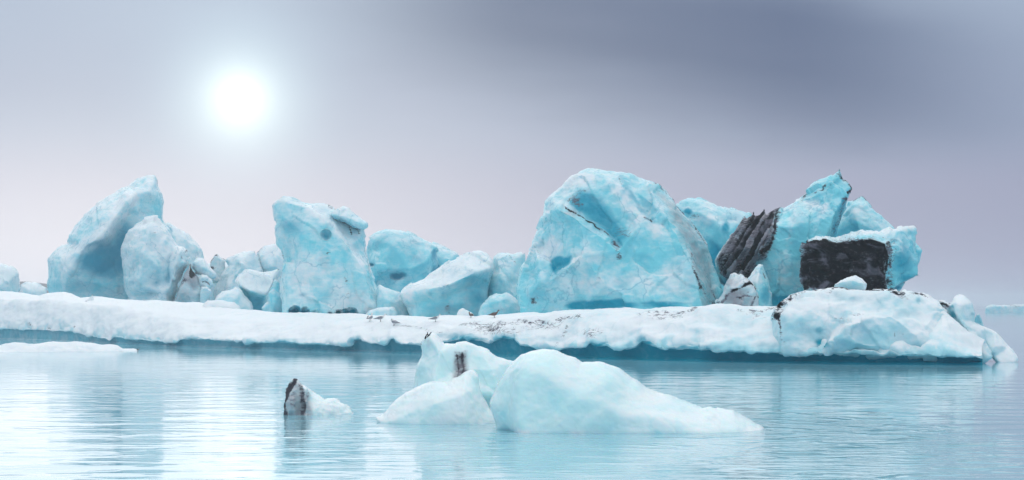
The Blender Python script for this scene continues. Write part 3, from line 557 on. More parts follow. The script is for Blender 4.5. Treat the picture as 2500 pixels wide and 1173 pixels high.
berg('iceberg', 'smooth blue domed iceberg right of the tall tower', [(890, 620), (893, 598), (901, 580), (920, 565), (945, 558), (975, 560), (1000, 568), (1030, 585), (1052, 596), (1066, 606), (1068, 640), (1064, 700), (1050, 785, .6), (900, 785, .6), (890, 700)], 103, away=1.25, ctrl=[(960, 600, 1.2), (930, 660, 1.4), (1000, 660, 1.6), (1040, 640, 1.2)], thick=4, r=.9, w0=.25, seed=32, rough=(.09, 1.6, .015, .3), scoop=.06,
     holes=[(972, 675, 19, 8, .4), (911, 648, 9, 6, .4)], blue=[('e', 972, 676, 18, 7, .8), ('e', 911, 648, 9, 5, .7), ('l', [(1058, 620), (1062, 650), (1056, 690)], 12, .75), ('e', 985, 620, 60, 60, .22), ('e', 930, 600, 25, 25, .15)])
berg('iceberg', 'pale cyan ice shoulder sloping down behind the blue dome', [(1040, 600), (1056, 592), (1076, 600), (1096, 610), (1116, 620), (1130, 660), (1130, 760), (1040, 760)], 106, away=1.25, ctrl=[(1080, 650, .8)], thick=2.5, r=.7, w0=.35, seed=33)
berg('ice_block', 'low white saddle of ice between the tower and the slanted slab', [(920, 700), (928, 694), (942, 703), (960, 708), (976, 712), (992, 740), (1004, 790, .3), (915, 790, .3)], 93.5, ctrl=[(950, 740, .5)], thick=1.5, r=.4, w0=.6, seed=34, cat='ice block', step=2.6)
berg('ice_block', 'flat pale ice cake at the right foot of the tall tower', [(891, 772), (902, 758), (920, 752), (940, 749), (962, 751), (972, 764), (968, 784), (895, 784)], 91.5, thick=1.0, r=.35, w0=.6, seed=35, cat='ice block', step=2.4)
berg('iceberg', 'slanted white ice slab with blue underside, centre of the view', [(974, 722), (984, 706), (1020, 687), (1060, 662), (1100, 640), (1126, 628), (1150, 617), (1171, 613), (1190, 620), (1204, 634), (1207, 652), (1200, 682), (1192, 712), (1186, 785, .5), (1004, 785, .5), (992, 752)], 92, thick=3, r=.5, w0=.5, seed=36, ctrl=[(1100, 740, 1.0), (1040, 740, .9), (1160, 640, .6)],
     ridges=[[(980, 720, .4), (1030, 712, 1.3), (1095, 695, 1.7), (1150, 672, 1.7), (1198, 655, .8)], [(1000, 738, .5), (1070, 735, 1.0), (1150, 700, .9), (1190, 685, .4)]], rough=(.08, 1.2, .02, .2),
     blue=[('e', 1160, 720, 40, 45, .4), ('e', 1110, 755, 70, 22, .35), ('e', 1080, 715, 10, 16, .25)], white=[('l', [(985, 715), (1100, 668), (1190, 642)], 30, .35)], dirt=[('l', [(1096, 742), (1091, 752), (1094, 764)], 4, .5)], grey=[('e', 1094, 752, 8, 14, .5)])
berg('iceberg', 'pale upright ice fin between the slanted slab and the biggest berg', [(1202, 640), (1203, 626), (1216, 618), (1240, 617), (1250, 622), (1262, 619), (1282, 616), (1290, 660), (1290, 785, .4), (1180, 785, .4), (1182, 665)], 93, thick=2.5, r=.5, w0=.5, seed=37, ridges=[[(1210, 630, .3), (1225, 680, .8), (1255, 720, .9)], [(1240, 620, .1), (1258, 660, .4), (1266, 700, .5)]], dirt=[('l', [(1237, 619), (1246, 630), (1258, 642)], 2.5, .5)], blue=[('e', 1200, 705, 14, 18, .4)])
berg('ice_block', 'rounded pale blue block at the foot of the upright fin', [(1166, 785), (1169, 765), (1175, 748), (1186, 733), (1197, 723), (1216, 718), (1236, 714), (1250, 721), (1265, 736), (1276, 757), (1278, 785)], 88, thick=1.5, r=.5, w0=.5, seed=38, cat='ice block', step=2.6, ridges=[[(1196, 728, .2), (1222, 735, .6), (1240, 770, .7)]], blue=[('e', 1215, 765, 30, 14, .25)])
berg('ice_lump', 'small bright white ice lump with a bird in front of it', [(1114, 790), (1116, 768), (1122, 758), (1129, 754), (1142, 758), (1155, 766), (1161, 778), (1162, 790)], 84.5, thick=.6, r=.35, w0=1.0, seed=39, cat='ice lump', step=2.2, mat=M_FLOE)
# the biggest berg
berg('iceberg', 'biggest iceberg, broad domed blue and white ice with dirty right flank', [(1262, 705, .6), (1270, 660, .3), (1285, 620, .1), (1300, 580), (1315, 547), (1328, 521), (1331, 506), (1330, 490), (1345, 475), (1372, 455), (1396, 430), (1424, 415), (1440, 411), (1490, 416), (1545, 420), (1565, 431), (1582, 441), (1610, 452), (1640, 485), (1665, 515), (1690, 541), (1710, 570), (1725, 605), (1741, 645), (1755, 680, .2), (1766, 710, .4), (1760, 750, .8), (1752, 800, 1.4), (1600, 800, 2.8), (1420, 800, 2.4), (1278, 795, 1.6), (1268, 740, 1.0)], 84,
     ctrl=[(1440, 430, .5), (1500, 455, 1.0), (1350, 520, 1.2), (1320, 640, 1.8), (1300, 720, 1.8), (1400, 655, 2.2), (1362, 655, 1.5), (1430, 620, 2.7), (1480, 700, 2.7), (1560, 560, 2.1), (1600, 650, 2.6), (1600, 730, 3.0), (1520, 720, 2.8), (1330, 690, 2.2), (1520, 640, 2.2), (1430, 480, 1.3), (1470, 745, 2.0), (1420, 755, 1.9)],
     ridges=[[(1578, 446, .7), (1610, 520, 1.7), (1650, 580, 2.3), (1685, 650, 2.7), (1712, 755, 3.0)], [(1600, 455, .3), (1655, 545, 1.2), (1700, 640, 1.5), (1735, 740, 1.7)], [(1372, 522, 1.9), (1415, 545, 2.2), (1460, 575, 2.5), (1510, 618, 2.5)], [(1392, 508, 1.3), (1440, 538, 1.5), (1500, 590, 1.7)], [(1345, 690, 2.0), (1385, 665, 2.5), (1425, 632, 2.8)], [(1515, 430, .6), (1525, 470, 1.2), (1565, 525, 1.7), (1590, 550, 1.8)], [(1535, 430, .4), (1548, 470, .9), (1590, 530, 1.4)]],
     thick=5, r=.9, w0=.28, seed=40, rough=(.12, 1.3, .03, .22), scoop=.12, blur=1, step=2.6,
     blue=[('p', [(1392, 497), (1418, 470), (1452, 478), (1498, 530), (1535, 590), (1512, 606), (1450, 552), (1402, 518)], 16, .62), ('p', [(1346, 640), (1372, 632), (1399, 631), (1394, 642), (1364, 674), (1352, 664)], 7, .85), ('e', 1565, 630, 26, 12, .3), ('l', [(1518, 432), (1530, 472), (1588, 545)], 15, .42), ('e', 1412, 748, 24, 10, .9), ('e', 1480, 745, 70, 11, .95), ('e', 1610, 746, 60, 9, .75),  ('e', 1320, 720, 30, 24, .25), ('e', 1300, 600, 26, 40, .22), ('e', 1520, 690, 26, 20, .3)],
     white=[('e', 1440, 640, 50, 30, .5), ('e', 1340, 610, 50, 30, .35), ('e', 1440, 690, 80, 35, .45), ('e', 1630, 690, 50, 50, .4), ('l', [(1500, 455), (1540, 520), (1600, 570)], 26, .4), ('e', 1400, 445, 50, 16, .4)],
     dirt=[('l', [(1383, 514), (1415, 531), (1450, 553), (1480, 578), (1512, 606)], 2.6, .85), ('e', 1410, 500, 14, 12, .6), ('l', [(1392, 495), (1408, 484), (1428, 470)], 6, .45), ('l', [(1505, 612), (1514, 640)], 8, .5), ('e', 1308, 733, 8, 10, .75), ('l', [(1598, 446), (1640, 486), (1688, 543), (1722, 604)], 3.5, .8), ('l', [(1682, 625), (1695, 680), (1725, 730), (1748, 752)], 6, .6), ('e', 1740, 745, 14, 10, .6), ('l', [(1570, 540), (1588, 549)], 3, .8), ('l', [(1513, 440), (1520, 470)], 3, .45), ('e', 1520, 575, 20, 14, .35), ('l', [(1730, 700), (1745, 735)], 4, .6)],
     grey=[('p', [(1600, 455), (1690, 545), (1740, 650), (1762, 740), (1720, 750), (1690, 650), (1640, 560)], 18, .62), ('e', 1725, 735, 26, 20, .6), ('e', 1395, 525, 18, 12, .5)])
berg('iceberg', 'blue-white rounded iceberg behind, between the biggest berg and black-streaked spire', [(1640, 500), (1662, 492), (1685, 486), (1705, 482), (1725, 486), (1760, 500), (1800, 517), (1830, 523), (1850, 560), (1850, 720), (1780, 780), (1660, 780), (1645, 620)], 96, ctrl=[(1720, 530, 1.2), (1780, 570, 1.3), (1730, 640, 1.2)], thick=4, r=.9, w0=.24, seed=42, scoop=.12, blue=[('e', 1682, 517, 10, 9, .9), ('e', 1772, 560, 12, 22, .8), ('e', 1740, 640, 40, 50, .75), ('e', 1790, 530, 40, 18, .3)], white=[('e', 1710, 540, 30, 20, .4)], dirt=[('e', 1695, 530, 18, 7, .3)])
# the streaked spire, with its shoulder
SP = (*frame(1930, 85)[0], frame(1930, 85)[1])
spire = empty('iceberg', SP[:3], SP[3]); tag(spire, 'jagged blue spire iceberg with slanting black ash streaks on its left flank', 'iceberg')
ASHP = [(1738, 634), (1770, 590), (1805, 545), (1817, 525), (1840, 518), (1866, 511), (1907, 502), (1893, 545), (1888, 590), (1872, 625), (1850, 650), (1835, 690), (1815, 705), (1785, 690), (1755, 665)]
ice('spire', [(1740, 634), (1750, 615), (1770, 590), (1790, 569), (1805, 545), (1816, 524), (1823, 533), (1840, 516), (1846, 526), (1866, 510), (1872, 521), (1886, 512), (1906, 503), (1914, 505), (1950, 487), (1960, 478), (1975, 463), (1990, 450), (2010, 442), (2035, 425), (2050, 414), (2055, 428), (2057, 440), (2066, 447), (2077, 462), (2072, 480), (2066, 500), (2052, 540), (2036, 590), (2030, 640), (2030, 790, 1.5), (1890, 790, 1.6), (1870, 740, 1.0), (1800, 722, .5), (1760, 692, .3), (1744, 660)], 85,
    ctrl=[(1850, 600, 1.6), (1790, 620, 1.0), (1830, 680, .9), (1940, 560, 1.9), (1960, 650, 2.1), (1900, 680, 1.7), (2010, 500, 1.2), (1900, 730, 1.6), (2000, 700, 2.1)],
    ridges=[[(1952, 488, .3), (1990, 480, .9), (2020, 462, .9), (2049, 432, .4)], [(1908, 506, .5), (1895, 560, 1.7), (1880, 640, 1.8)], [(2062, 480, .5), (2035, 530, 1.5), (2010, 600, 1.9)], [(2068, 490, .1), (2048, 535, .6), (2030, 595, .8)]],
    thick=3.5, r=.35, parent=spire, base=SP, w0=.12, seed=44, step=2.0, blur=2, rough=(.08, 1.2, .02, .2), grooves=[(ASHP, -58, 15, .38)],
    blue=[('e', 1950, 600, 50, 60, .3), ('l', [(2060, 490), (2045, 545), (2025, 600)], 12, .7), ('e', 1900, 735, 30, 16, .9), ('e', 1775, 700, 40, 20, .8), ('e', 2005, 475, 30, 9, .35, -30), ('e', 1990, 700, 30, 40, .3)], white=[('e', 1975, 495, 26, 10, .5), ('l', [(1940, 520), (1925, 600), (1905, 690)], 16, .3), ('l', [(2020, 480), (1990, 560)], 14, .25), ('e', 1930, 690, 30, 30, .25)],
    dirt=[('p', ASHP, 7, .50), ('l', [(1817, 528), (1850, 517), (1906, 504)], 7, .9), ('l', [(1885, 520), (1850, 580), (1815, 690)], 16, .9), ('l', [(1903, 510), (1893, 560), (1880, 605), (1862, 618)], 7, .95), ('l', [(1860, 525), (1830, 590), (1800, 650)], 8, .7), ('l', [(1838, 525), (1800, 600), (1775, 640)], 5, .6), ('l', [(2050, 416), (2030, 442), (2000, 466), (1985, 472)], 3, .85), ('l', [(2052, 425), (2058, 442), (2068, 450), (2076, 462), (2070, 478)], 4, .9), ('l', [(1952, 486), (1968, 472)], 3, .7), ('e', 2063, 488, 9, 7, .8), ('l', [(2062, 490), (2045, 540), (2030, 580)], 5, .5)],
    grey=[('p', ASHP, 8, 1.0), ('e', 1860, 690, 30, 30, .6)])
ice('shoulder', [(2020, 620), (2036, 574), (2060, 525), (2068, 488), (2082, 488), (2095, 482), (2104, 479), (2115, 492), (2126, 505), (2150, 524), (2186, 556), (2200, 600), (2200, 760), (2020, 760)], 88, ctrl=[(2090, 540, 1.0), (2110, 600, 1.4), (2150, 580, 1.0)], thick=3, r=.6, parent=spire, base=SP, w0=.28, seed=45, step=2.8, dirt=[('l', [(2070, 489), (2088, 487), (2104, 480), (2112, 490)], 3.5, .85)], blue=[('e', 2120, 560, 50, 12, .25)], white=[('e', 2090, 520, 26, 16, .3)])
# ash-faced block
VB = (*frame(2100, 80)[0], frame(2100, 80)[1])
vb = empty('iceberg', VB[:3], VB[3]); tag(vb, 'boxy turquoise iceberg with a wide black ash face on the right mound', 'iceberg')
FACE = [(1962, 588), (1968, 584), (2000, 590), (2040, 586), (2100, 585), (2140, 588), (2162, 598), (2168, 618), (2160, 660), (2167, 712), (1958, 712), (1952, 668), (1955, 625)]
ice('ice_body', [(1952, 662, .7), (1955, 625, .7), (1960, 600, .7), (1966, 584, .6), (1990, 580, .3), (2040, 575), (2100, 567), (2150, 560), (2205, 555), (2230, 557), (2233, 590), (2236, 640), (2242, 676), (2210, 690, .2), (2172, 703, 1.0), (2168, 740, 1.5), (1962, 740, 1.4), (1957, 700, 1.0)], 80,
    ctrl=[(2060, 650, 1.4), (2000, 650, 1.3), (2120, 640, 1.6), (2205, 620, .9), (2200, 680, .5)],
    ridges=[[(1968, 586, .9), (2000, 591, 1.1), (2060, 588, 1.3), (2130, 589, 1.6), (2158, 598, 1.8)], [(2158, 598, 1.8), (2168, 630, 1.8), (2163, 665, 1.7), (2168, 715, 1.7)], [(2140, 572, .7), (2172, 580, 1.1), (2190, 586, .9)], [(1972, 600, 1.25), (2020, 606, 1.6), (2075, 624, 1.75), (2110, 628, 1.6)], [(1965, 616, .95), (2020, 622, 1.15), (2075, 640, 1.3)], [(2090, 600, 1.35), (2120, 640, 1.9), (2125, 690, 1.8)], [(2140, 610, 1.45), (2142, 650, 1.4), (2145, 700, 1.45)], [(1985, 660, 1.6), (2050, 672, 1.7)], [(1975, 684, 1.1), (2050, 692, 1.3)]], thick=3.5, r=.22, parent=vb, base=VB, w0=.20, seed=46, step=2.6, blur=2, rough=(.09, .8, .04, .16), scoop=.09,
    dirt=[('p', FACE, 9, .80), ('e', 2110, 610, 45, 16, 1.0, 12), ('e', 2010, 630, 34, 12, .95, 8), ('l', [(1966, 588), (2000, 594), (2050, 590), (2120, 590), (2158, 602), (2166, 630), (2160, 668)], 6, 1.1), ('e', 2135, 650, 22, 34, .9, 20), ('e', 2060, 690, 60, 20, .85), ('l', [(1990, 596), (2040, 606), (2070, 622)], 5, 1.0), ('l', [(2168, 600), (2174, 640), (2170, 690)], 12, .62), ('l', [(2180, 600), (2184, 640)], 5, .4), ('l', [(2150, 575), (2180, 585), (2186, 592)], 3, .5)], grey=[('p', FACE, 12, 1.0), ('l', [(2170, 600), (2172, 690)], 10, .4)], blue=[('e', 2200, 640, 26, 40, .6), ('e', 2210, 680, 30, 12, .65), ('e', 2180, 590, 20, 14, .3)], white=[('l', [(1990, 583), (2080, 574), (2150, 565), (2225, 558)], 9, .6), ('e', 2200, 615, 14, 30, .2)])
ice('rear_chip', [(2228, 585), (2238, 598), (2249, 612), (2247, 635), (2239, 662), (2228, 655)], 81.5, thick=1, r=.3, parent=vb, base=VB, w0=.35, seed=47, step=2.0, blue=[('e', 2240, 625, 6, 12, .4)])
ice('underside_chip', [(2165, 706), (2178, 694), (2212, 686), (2204, 700), (2196, 715), (2170, 722)], 81, thick=.8, r=.25, parent=vb, base=VB, w0=.5, seed=48, step=2.0, blue=[('e', 2195, 705, 12, 8, .6)])
berg('ice_block', 'small glassy white ice block in front of the black ash face', [(2031, 704), (2034, 690), (2056, 682), (2074, 676), (2090, 672), (2104, 681), (2117, 694), (2112, 710), (2036, 712)], 67.5, thick=.8, r=.2, w0=.75, seed=49, cat='ice block', step=2.0, ridges=[[(2045, 690, .2), (2080, 688, .4), (2108, 694, .3)]], g0=.05)
berg('ice_boulder', 'grey ash-stained ice boulder right of the biggest iceberg', [(1746, 735), (1760, 720), (1768, 700), (1775, 685), (1783, 668), (1795, 664), (1815, 675), (1826, 683), (1840, 690), (1848, 703), (1854, 722), (1851, 762, .2), (1758, 764, .3)], 78.5, thick=1.4, r=.3, w0=.7, g0=.35, seed=50, cat='ice boulder', step=2.0, blur=2, ridges=[[(1758, 735, .3), (1790, 705, .7), (1820, 690, .6), (1845, 702, .2)], [(1775, 740, .5), (1800, 716, .7), (1840, 718, .7)]], ctrl=[(1810, 740, .9)], rough=(.07, .6, .03, .14),
     dirt=[('l', [(1762, 740), (1785, 714), (1800, 702), (1830, 694), (1846, 706), (1852, 728)], 6, .85), ('e', 1825, 690, 14, 6, .6, 20), ('e', 1815, 724, 18, 6, .75), ('e', 1756, 738, 8, 6, .7), ('l', [(1845, 725), (1838, 748)], 5, .6)], grey=[('e', 1800, 730, 40, 30, .55), ('e', 1785, 690, 14, 14, .3)])
berg('ice_block', 'pointed turquoise ice shard beside the grey ash-stained boulder', [(1815, 690), (1824, 681), (1840, 662), (1853, 645), (1862, 647), (1870, 665), (1880, 690), (1884, 720), (1884, 765), (1815, 765)], 80, thick=1.2, r=.25, w0=.45, seed=51, cat='ice block', step=2.0, ridges=[[(1856, 650, .2), (1848, 690, .6), (1850, 740, .7)]], blue=[('e', 1868, 720, 12, 30, .5)], white=[('e', 1845, 680, 14, 16, .4)], dirt=[('l', [(1861, 664), (1870, 682)], 2.2, .6)])
berg('ice_block', 'small faint grey ice chip behind the right end of the floe', [(2376, 800), (2378, 775), (2384, 765), (2392, 766), (2398, 778), (2404, 805)], 90, thick=.8, r=.2, w0=.4, g0=.4, seed=52, cat='ice block', step=2.0)
berg('iceberg', 'distant low pale ice shelf on the right horizon', [(2405, 750), (2420, 744), (2445, 746), (2470, 745), (2490, 743), (2560, 744), (2640, 740), (2640, 775), (2405, 775)], 420, thick=8, r=.7, w0=.7, seed=53, step=3.0, dirt=[('l', [(2460, 746), (2490, 748)], 3, .4)])

# ------------------------------------------------------------------ foreground
berg('ice_floe', 'thin flat white ice pan drifting in front of the floe at left', [(-120, 846), (-40, 843), (0, 842), (15, 838), (60, 836), (82, 839), (130, 834), (190, 836), (240, 840), (288, 845), (302, 852), (346, 853), (334, 861, .3), (300, 866, .8), (100, 868, 1.2), (-120, 864, 1.2)], 80.5, ctrl=[(100, 848, .6), (220, 850, .6)], thick=2.5, r=.25, mat=M_FLOE, w0=.95, seed=60, cat='ice floe', step=2.4, rough=(.03, .8, .01, .2), facet=.04)
DM = [(1196, 985, .1), (1204, 958), (1216, 934), (1236, 904), (1254, 882), (1274, 866), (1290, 860), (1320, 854), (1350, 853), (1366, 858), (1387, 866), (1405, 872), (1421, 884), (1460, 883), (1486, 888), (1510, 897), (1522, 904), (1542, 923), (1558, 930), (1577, 945), (1600, 955), (1640, 964), (1680, 981), (1700, 990), (1712, 995), (1732, 992), (1752, 997), (1790, 1000), (1812, 1014), (1840, 1030), (1860, 1043), (1867, 1051), (1850, 1062, .4), (1800, 1085, .8), (1300, 1085, 1.0), (1266, 1085, .9), (1262, 1060, .35), (1215, 1050, .2)]
berg('iceberg', 'smooth glassy pale aqua iceberg tapering right, nearest in the foreground', DM, 30.6, ctrl=[(1330, 900, .6), (1340, 980, .8), (1420, 960, .8), (1480, 920, .55), (1500, 1000, .85), (1600, 1010, .75), (1700, 1030, .6), (1780, 1035, .5), (1235, 980, .25)], ridges=[[(1282, 885, .35), (1272, 940, .6), (1268, 1000, .8), (1266, 1060, .9)], [(1262, 890, .2), (1258, 945, .32), (1254, 1010, .4), (1254, 1055, .4)]],
     thick=1.6, r=.5, mat=M_CLEAR, w0=.30, seed=61, rough=(.05, .6, .010, .12), scoop=.02, facet=.018, blur=40, step=2.6,
     blue=[('e', 1235, 1010, 22, 26, .35), ('e', 1365, 985, 20, 30, .15), ('e', 1610, 1045, 14, 10, .4), ('e', 1650, 1020, 10, 14, .25), ('e', 1300, 1040, 60, 16, .15)], white=[('e', 1285, 1048, 18, 9, .7), ('e', 1415, 1050, 22, 7, .7), ('e', 1590, 1054, 60, 5, .5), ('e', 1830, 1045, 24, 8, .5), ('e', 1600, 968, 60, 14, .3)], grey=[('e', 1538, 948, 6, 14, .25), ('e', 1740, 1016, 10, 8, .3)])
FP = (*frame(1090, 33.2)[0], frame(1090, 33.2)[1])
fp = empty('iceberg', FP[:3], FP[3]); tag(fp, 'foreground iceberg with sharp left peak and a black vertical ash streak', 'iceberg')
ice('back_peak', [(985, 1000), (1004, 975), (1008, 945), (1013, 908), (1017, 890), (1028, 873), (1030, 856), (1028, 842), (1030, 834), (1037, 822), (1046, 815), (1062, 815), (1072, 827), (1085, 840), (1110, 840), (1138, 837), (1165, 844), (1190, 850), (1210, 866), (1240, 879), (1258, 883), (1275, 930), (1270, 1060), (985, 1060)], 33.8, ctrl=[(1060, 850, .15), (1060, 900, .4), (1120, 900, .18), (1200, 900, .4), (1220, 960, .5), (1040, 960, .5)], ridges=[[(1050, 820, .1), (1075, 860, .35), (1060, 930, .5)]], thick=.9, r=.3, parent=fp, base=FP, mat=M_CLEAR, w0=.42, seed=62, rough=(.04, .5, .01, .12), scoop=.03, facet=.025, step=2.2,
    warp=3, dirt=[('p', [(1112, 861), (1118, 866), (1122, 860), (1134, 860), (1138, 880), (1136, 905), (1130, 940), (1112, 940), (1116, 900)], 7, .62), ('l', [(1129, 862), (1130, 890), (1128, 935)], 6, .98), ('l', [(1116, 866), (1120, 890), (1117, 935)], 4, .95), ('l', [(1142, 885), (1143, 910)], 3, .5), ('e', 1042, 834, 5, 7, .4), ('l', [(1029, 838), (1031, 850)], 2, .7)], grey=[('p', [(1108, 858), (1140, 858), (1146, 940), (1104, 940)], 10, .75), ('e', 1050, 838, 14, 14, .45)], blue=[('e', 1080, 930, 30, 30, .2)])
ice('front_lobe', [(915, 1021), (934, 1012), (945, 1000), (951, 992), (966, 975), (985, 962), (1007, 953), (1030, 940), (1048, 932), (1063, 929), (1092, 932), (1120, 920), (1136, 910), (1150, 903), (1160, 908), (1169, 918), (1170, 940), (1180, 970), (1196, 995), (1214, 1010), (1222, 1030, .1), (1224, 1060, .4), (1180, 1068, .6), (1000, 1058, .5), (930, 1040, .2)], 32.4, ctrl=[(1060, 980, .5), (1130, 960, .45), (1140, 1020, .6), (990, 1010, .35)], thick=.9, r=.35, parent=fp, base=FP, mat=M_CLEAR, w0=.55, seed=63, rough=(.03, .45, .01, .1), scoop=.02, facet=.025, step=2.2, white=[('e', 1190, 1030, 22, 16, .4), ('e', 960, 1005, 14, 14, .3)])
def crust():
    """black ash thorns on the tip of the peak"""
    V = []; F = []
    s = 33.4 / FPX
    def spike(p0, p1, r0, r1):
        a = Vector(p0); b = Vector(p1); d = (b - a).normalized(); u = d.cross(Vector((0, 1, 0.2))).normalized(); w = d.cross(u)
        k = len(V)
        for (c, rr) in ((a, r0), ((a + b) / 2 + u * rr_j * 0.3, (r0 + r1) / 2), (b, r1)):
            for q in range(5): V.append(tuple(c + (u * math.cos(q * 1.2566) + w * math.sin(q * 1.2566)) * rr))
        for t in range(2):
            for q in range(5): F.append((k + t * 5 + q, k + t * 5 + (q + 1) % 5, k + t * 5 + 5 + (q + 1) % 5, k + t * 5 + 5 + q))
        F.append(tuple(k + 10 + q for q in range(5)))
    rr_j = 0.012
    def W_(px, py, dy=0.0): return ((px - 1090) * s, -0.05 - dy + 0.5, EYE - (py - HOR) * s)
    for a, b, r0, r1 in [((1038, 829), (1040, 821), .018, .012), ((1040, 821), (1043, 817), .012, .008), ((1046, 826), (1048, 818), .02, .014), ((1048, 819), (1053, 812), .012, .008), ((1046, 822), (1043, 812), .014, .007), ((1042, 827), (1046, 820), .014, .01)]:
        spike(W_(*a), W_(*b), r0, r1)
    return link('ash_crust', V, F, M_ASH, fp, smooth=False)
crust()
berg('iceberg', 'little dark-banded iceberg with a clear sloping tail, foreground left', [(692, 1022, .1), (694, 1000), (695, 975), (698, 955), (705, 945), (710, 932), (716, 927), (728, 927), (737, 937), (746, 940), (753, 946), (766, 960), (777, 967), (792, 974), (815, 970), (830, 978), (844, 990), (858, 1008), (868, 1018), (850, 1024, .2), (780, 1030, .4), (700, 1030, .4)], 34.8, ctrl=[(720, 980, .35), (760, 990, .3), (810, 1000, .25)], ridges=[[(716, 932, .1), (708, 960, .3), (703, 1005, .4)], [(736, 940, .15), (736, 975, .18), (736, 1008, .2)], [(745, 945, .2), (748, 975, .36), (748, 1010, .4)]], thick=.5, r=.15, mat=M_CLEAR, w0=.55, seed=64, step=1.6, blur=1, rough=(.03, .3, .012, .07), facet=.05, warp=3,
     dirt=[('p', [(690, 1030), (694, 965), (706, 936), (718, 925), (730, 925), (722, 936), (710, 958), (704, 985), (703, 1030)], 3, .85), ('p', [(732, 936), (744, 940), (747, 1030), (734, 1030)], 4, .66), ('l', [(753, 952), (752, 1012)], 4, .45), ('e', 720, 975, 9, 26, .38)], grey=[('p', [(692, 1020), (700, 940), (725, 925), (760, 960), (765, 1020)], 8, .7)], white=[('e', 810, 1000, 30, 16, .3)])

# ------------------------------------------------------------------ gulls
def gull_part_mats():
    return plain('gull_white', (.80, .80, .80), .8), plain('gull_grey', (.30, .31, .35), .8), plain('gull_brown', (.16, .115, .105), .85), plain('gull_dark', (.05, .045, .05), .8), plain('gull_bill', (.55, .35, .05), .5)
GW, GG, GB, GD, GY_ = gull_part_mats()
def loft(rings, seg=12):
    V = []; F = []
    for (x, z, ry, rz, y) in rings:
        for q in range(seg):
            a = 2 * math.pi * q / seg; V.append((x, y + ry * math.cos(a), z + rz * math.sin(a)))
    for i in range(len(rings) - 1):
        for q in range(seg): F.append((i * seg + q, i * seg + (q + 1) % seg, (i + 1) * seg + (q + 1) % seg, (i + 1) * seg + q))
    F.append(tuple(range(seg))[::-1]); F.append(tuple((len(rings) - 1) * seg + q for q in range(seg)))
    return V, F
def gull(label, px, py, Y, heading, body, wing, size=1.0, preen=False):
    """faces +x before turning; feet at the origin"""
    loc = ((px - 1250) * Y / FPX, Y, EYE - (py - HOR) * Y / FPX)
    root = empty('gull', loc, math.radians(heading)); root.scale = (size * 0.82,) * 3
    tag(root, label, 'bird', 'gulls resting on the floe')
    if preen: head = [(.115, .185, .034, .036, 0), (.135, .215, .032, .036, .012), (.130, .245, .034, .036, .022), (.105, .262, .034, .032, .035), (.075, .258, .026, .022, .045), (.055, .250, .010, .009, .05)]
    else: head = [(.135, .195, .038, .042, 0), (.155, .235, .032, .036, 0), (.165, .265, .034, .034, 0), (.180, .280, .035, .033, 0), (.203, .280, .026, .025, 0), (.218, .276, .010, .010, 0)]
    V, F = loft([(-.215, .098, .012, .006, 0), (-.17, .108, .030, .014, 0), (-.11, .120, .050, .034, 0), (-.04, .132, .068, .056, 0), (.03, .142, .074, .066, 0), (.09, .160, .062, .060, 0)] + head)
    link('body', V, F, body, root)
    hx, hz, hy = head[-1][0], head[-1][1], head[-1][4]; s = -1 if preen else 1
    V, F = loft([(hx - .006 * s, hz, .009, .009, hy), (hx + .022 * s, hz - .003, .006, .007, hy), (hx + .040 * s, hz - .009, .002, .003, hy)], 6); link('bill', V, F, GY_, root)
    for sd in (-1, 1):
        V, F = loft([(.085, .165, .010, .030, .062 * sd), (.03, .160, .016, .052, .070 * sd), (-.05, .148, .016, .046, .064 * sd), (-.13, .130, .012, .026, .042 * sd), (-.20, .118, .007, .012, .020 * sd)], 8)
        w = link('wing', V, F, wing, root)
        V, F = loft([(-.185, .121, .008, .013, .024 * sd), (-.24, .112, .006, .008, .010 * sd), (-.285, .106, .002, .003, .002 * sd)], 6); link('wing_tip', V, F, GD, w)
        V, F = loft([(.012, .09, .007, .007, .03 * sd), (.016, .09, .007, .007, .03 * sd)], 6)
        k = 6; V = [(.015 + .006 * math.cos(a * 1.0472), .03 * sd + .006 * math.sin(a * 1.0472), z) for z in (-.02, .09) for a in range(6)]
        F = [(a, (a + 1) % 6, 6 + (a + 1) % 6, 6 + a) for a in range(6)]; lg = link('leg', V, F, GD, root)
        V = [(.0, .03 * sd, .004), (.05, .03 * sd - .022, .004), (.058, .03 * sd, .004), (.05, .03 * sd + .022, .004), (.012, .03 * sd, .016)]; link('foot', V, [(0, 1, 2, 3), (0, 1, 4), (1, 2, 4), (2, 3, 4), (3, 0, 4)], GD, lg, smooth=False)
    return root
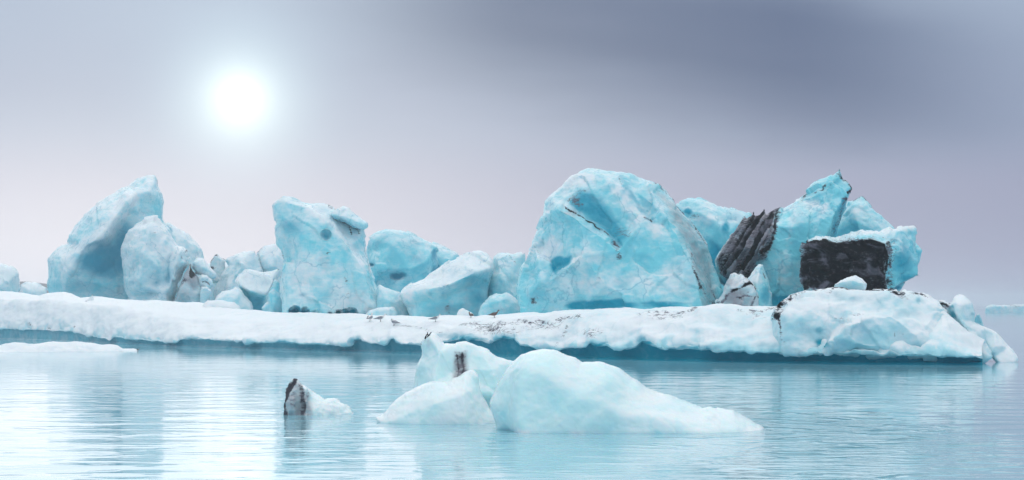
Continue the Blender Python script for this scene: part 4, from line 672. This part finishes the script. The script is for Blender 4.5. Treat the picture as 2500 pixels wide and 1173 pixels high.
GULLS = [('white gull seen from behind, leftmost of the resting birds', 903, 786, 0, 70, GW, GG, 1.5, False),
         ('grey-winged gull with head lowered, second of the resting birds from left', 928, 786, 0, 12, GW, GG, 1.35, False),
         ('grey gull preening, third of the resting birds from left', 963, 796, 0, 150, GW, GG, 1.3, True),
         ('white-headed grey-winged gull standing alone mid-floe facing right', 1062, 786, 0, 0, GW, GG, 1.25, False),
         ('small brown gull in front of the bright white lump', 1150, 776, 0, 125, GB, GB, 1.0, True),
         ('dark brown young gull, rightmost of the resting birds', 1206, 776, 0, 20, GB, GB, 1.25, False)]
bpy.context.view_layer.update()
dg = bpy.context.evaluated_depsgraph_get()
for (lab, px, py, dy, hd, bm_, wm, sz, pr) in GULLS:
    # stand on the floe where the photo's line of sight meets it
    o0 = Vector((0, 0, EYE)); d = Vector(((px - 1250) / FPX, 1, -(py - HOR) / FPX)).normalized()
    hit, p, n, i, ob, _ = S.ray_cast(dg, o0, d)
    Y = p.y if hit and p.y < 110 else ywl(px) + 3
    gl = gull(lab, px, py, Y, hd, bm_, wm, sz, pr)
    if hit and p.y < 110: gl.location = p + Vector((0, 0, 0.0))

# ------------------------------------------------------------------ haze over the lagoon
def haze():
    x0, x1, y0, y1, z0, z1 = -1500, 1500, -40, 2500, -2.5, 13.6
    V = [(x, y, z) for x in (x0, x1) for y in (y0, y1) for z in (z0, z1)]
    F = [(0, 1, 3, 2), (4, 6, 7, 5), (0, 4, 5, 1), (2, 3, 7, 6), (0, 2, 6, 4), (1, 5, 7, 3)]
    m = bpy.data.materials.new('haze'); m.use_nodes = True; t = m.node_tree; t.nodes.clear()
    o = t.nodes.new('ShaderNodeOutputMaterial'); v = t.nodes.new('ShaderNodeVolumePrincipled')
    v.inputs['Color'].default_value = (.97, .98, 1.0, 1); v.inputs['Density'].default_value = HAZE; v.inputs['Anisotropy'].default_value = 0.88
    t.links.new(v.outputs[0], o.inputs['Volume'])
    ob = link('haze', V, F, m, smooth=False); tag(ob, kind='stuff')
HAZE = 0.0007
haze()

S.cycles.max_bounces = 6; S.cycles.diffuse_bounces = 3; S.cycles.glossy_bounces = 3; S.cycles.transmission_bounces = 2; S.cycles.volume_bounces = 1
S.cycles.use_denoising = True
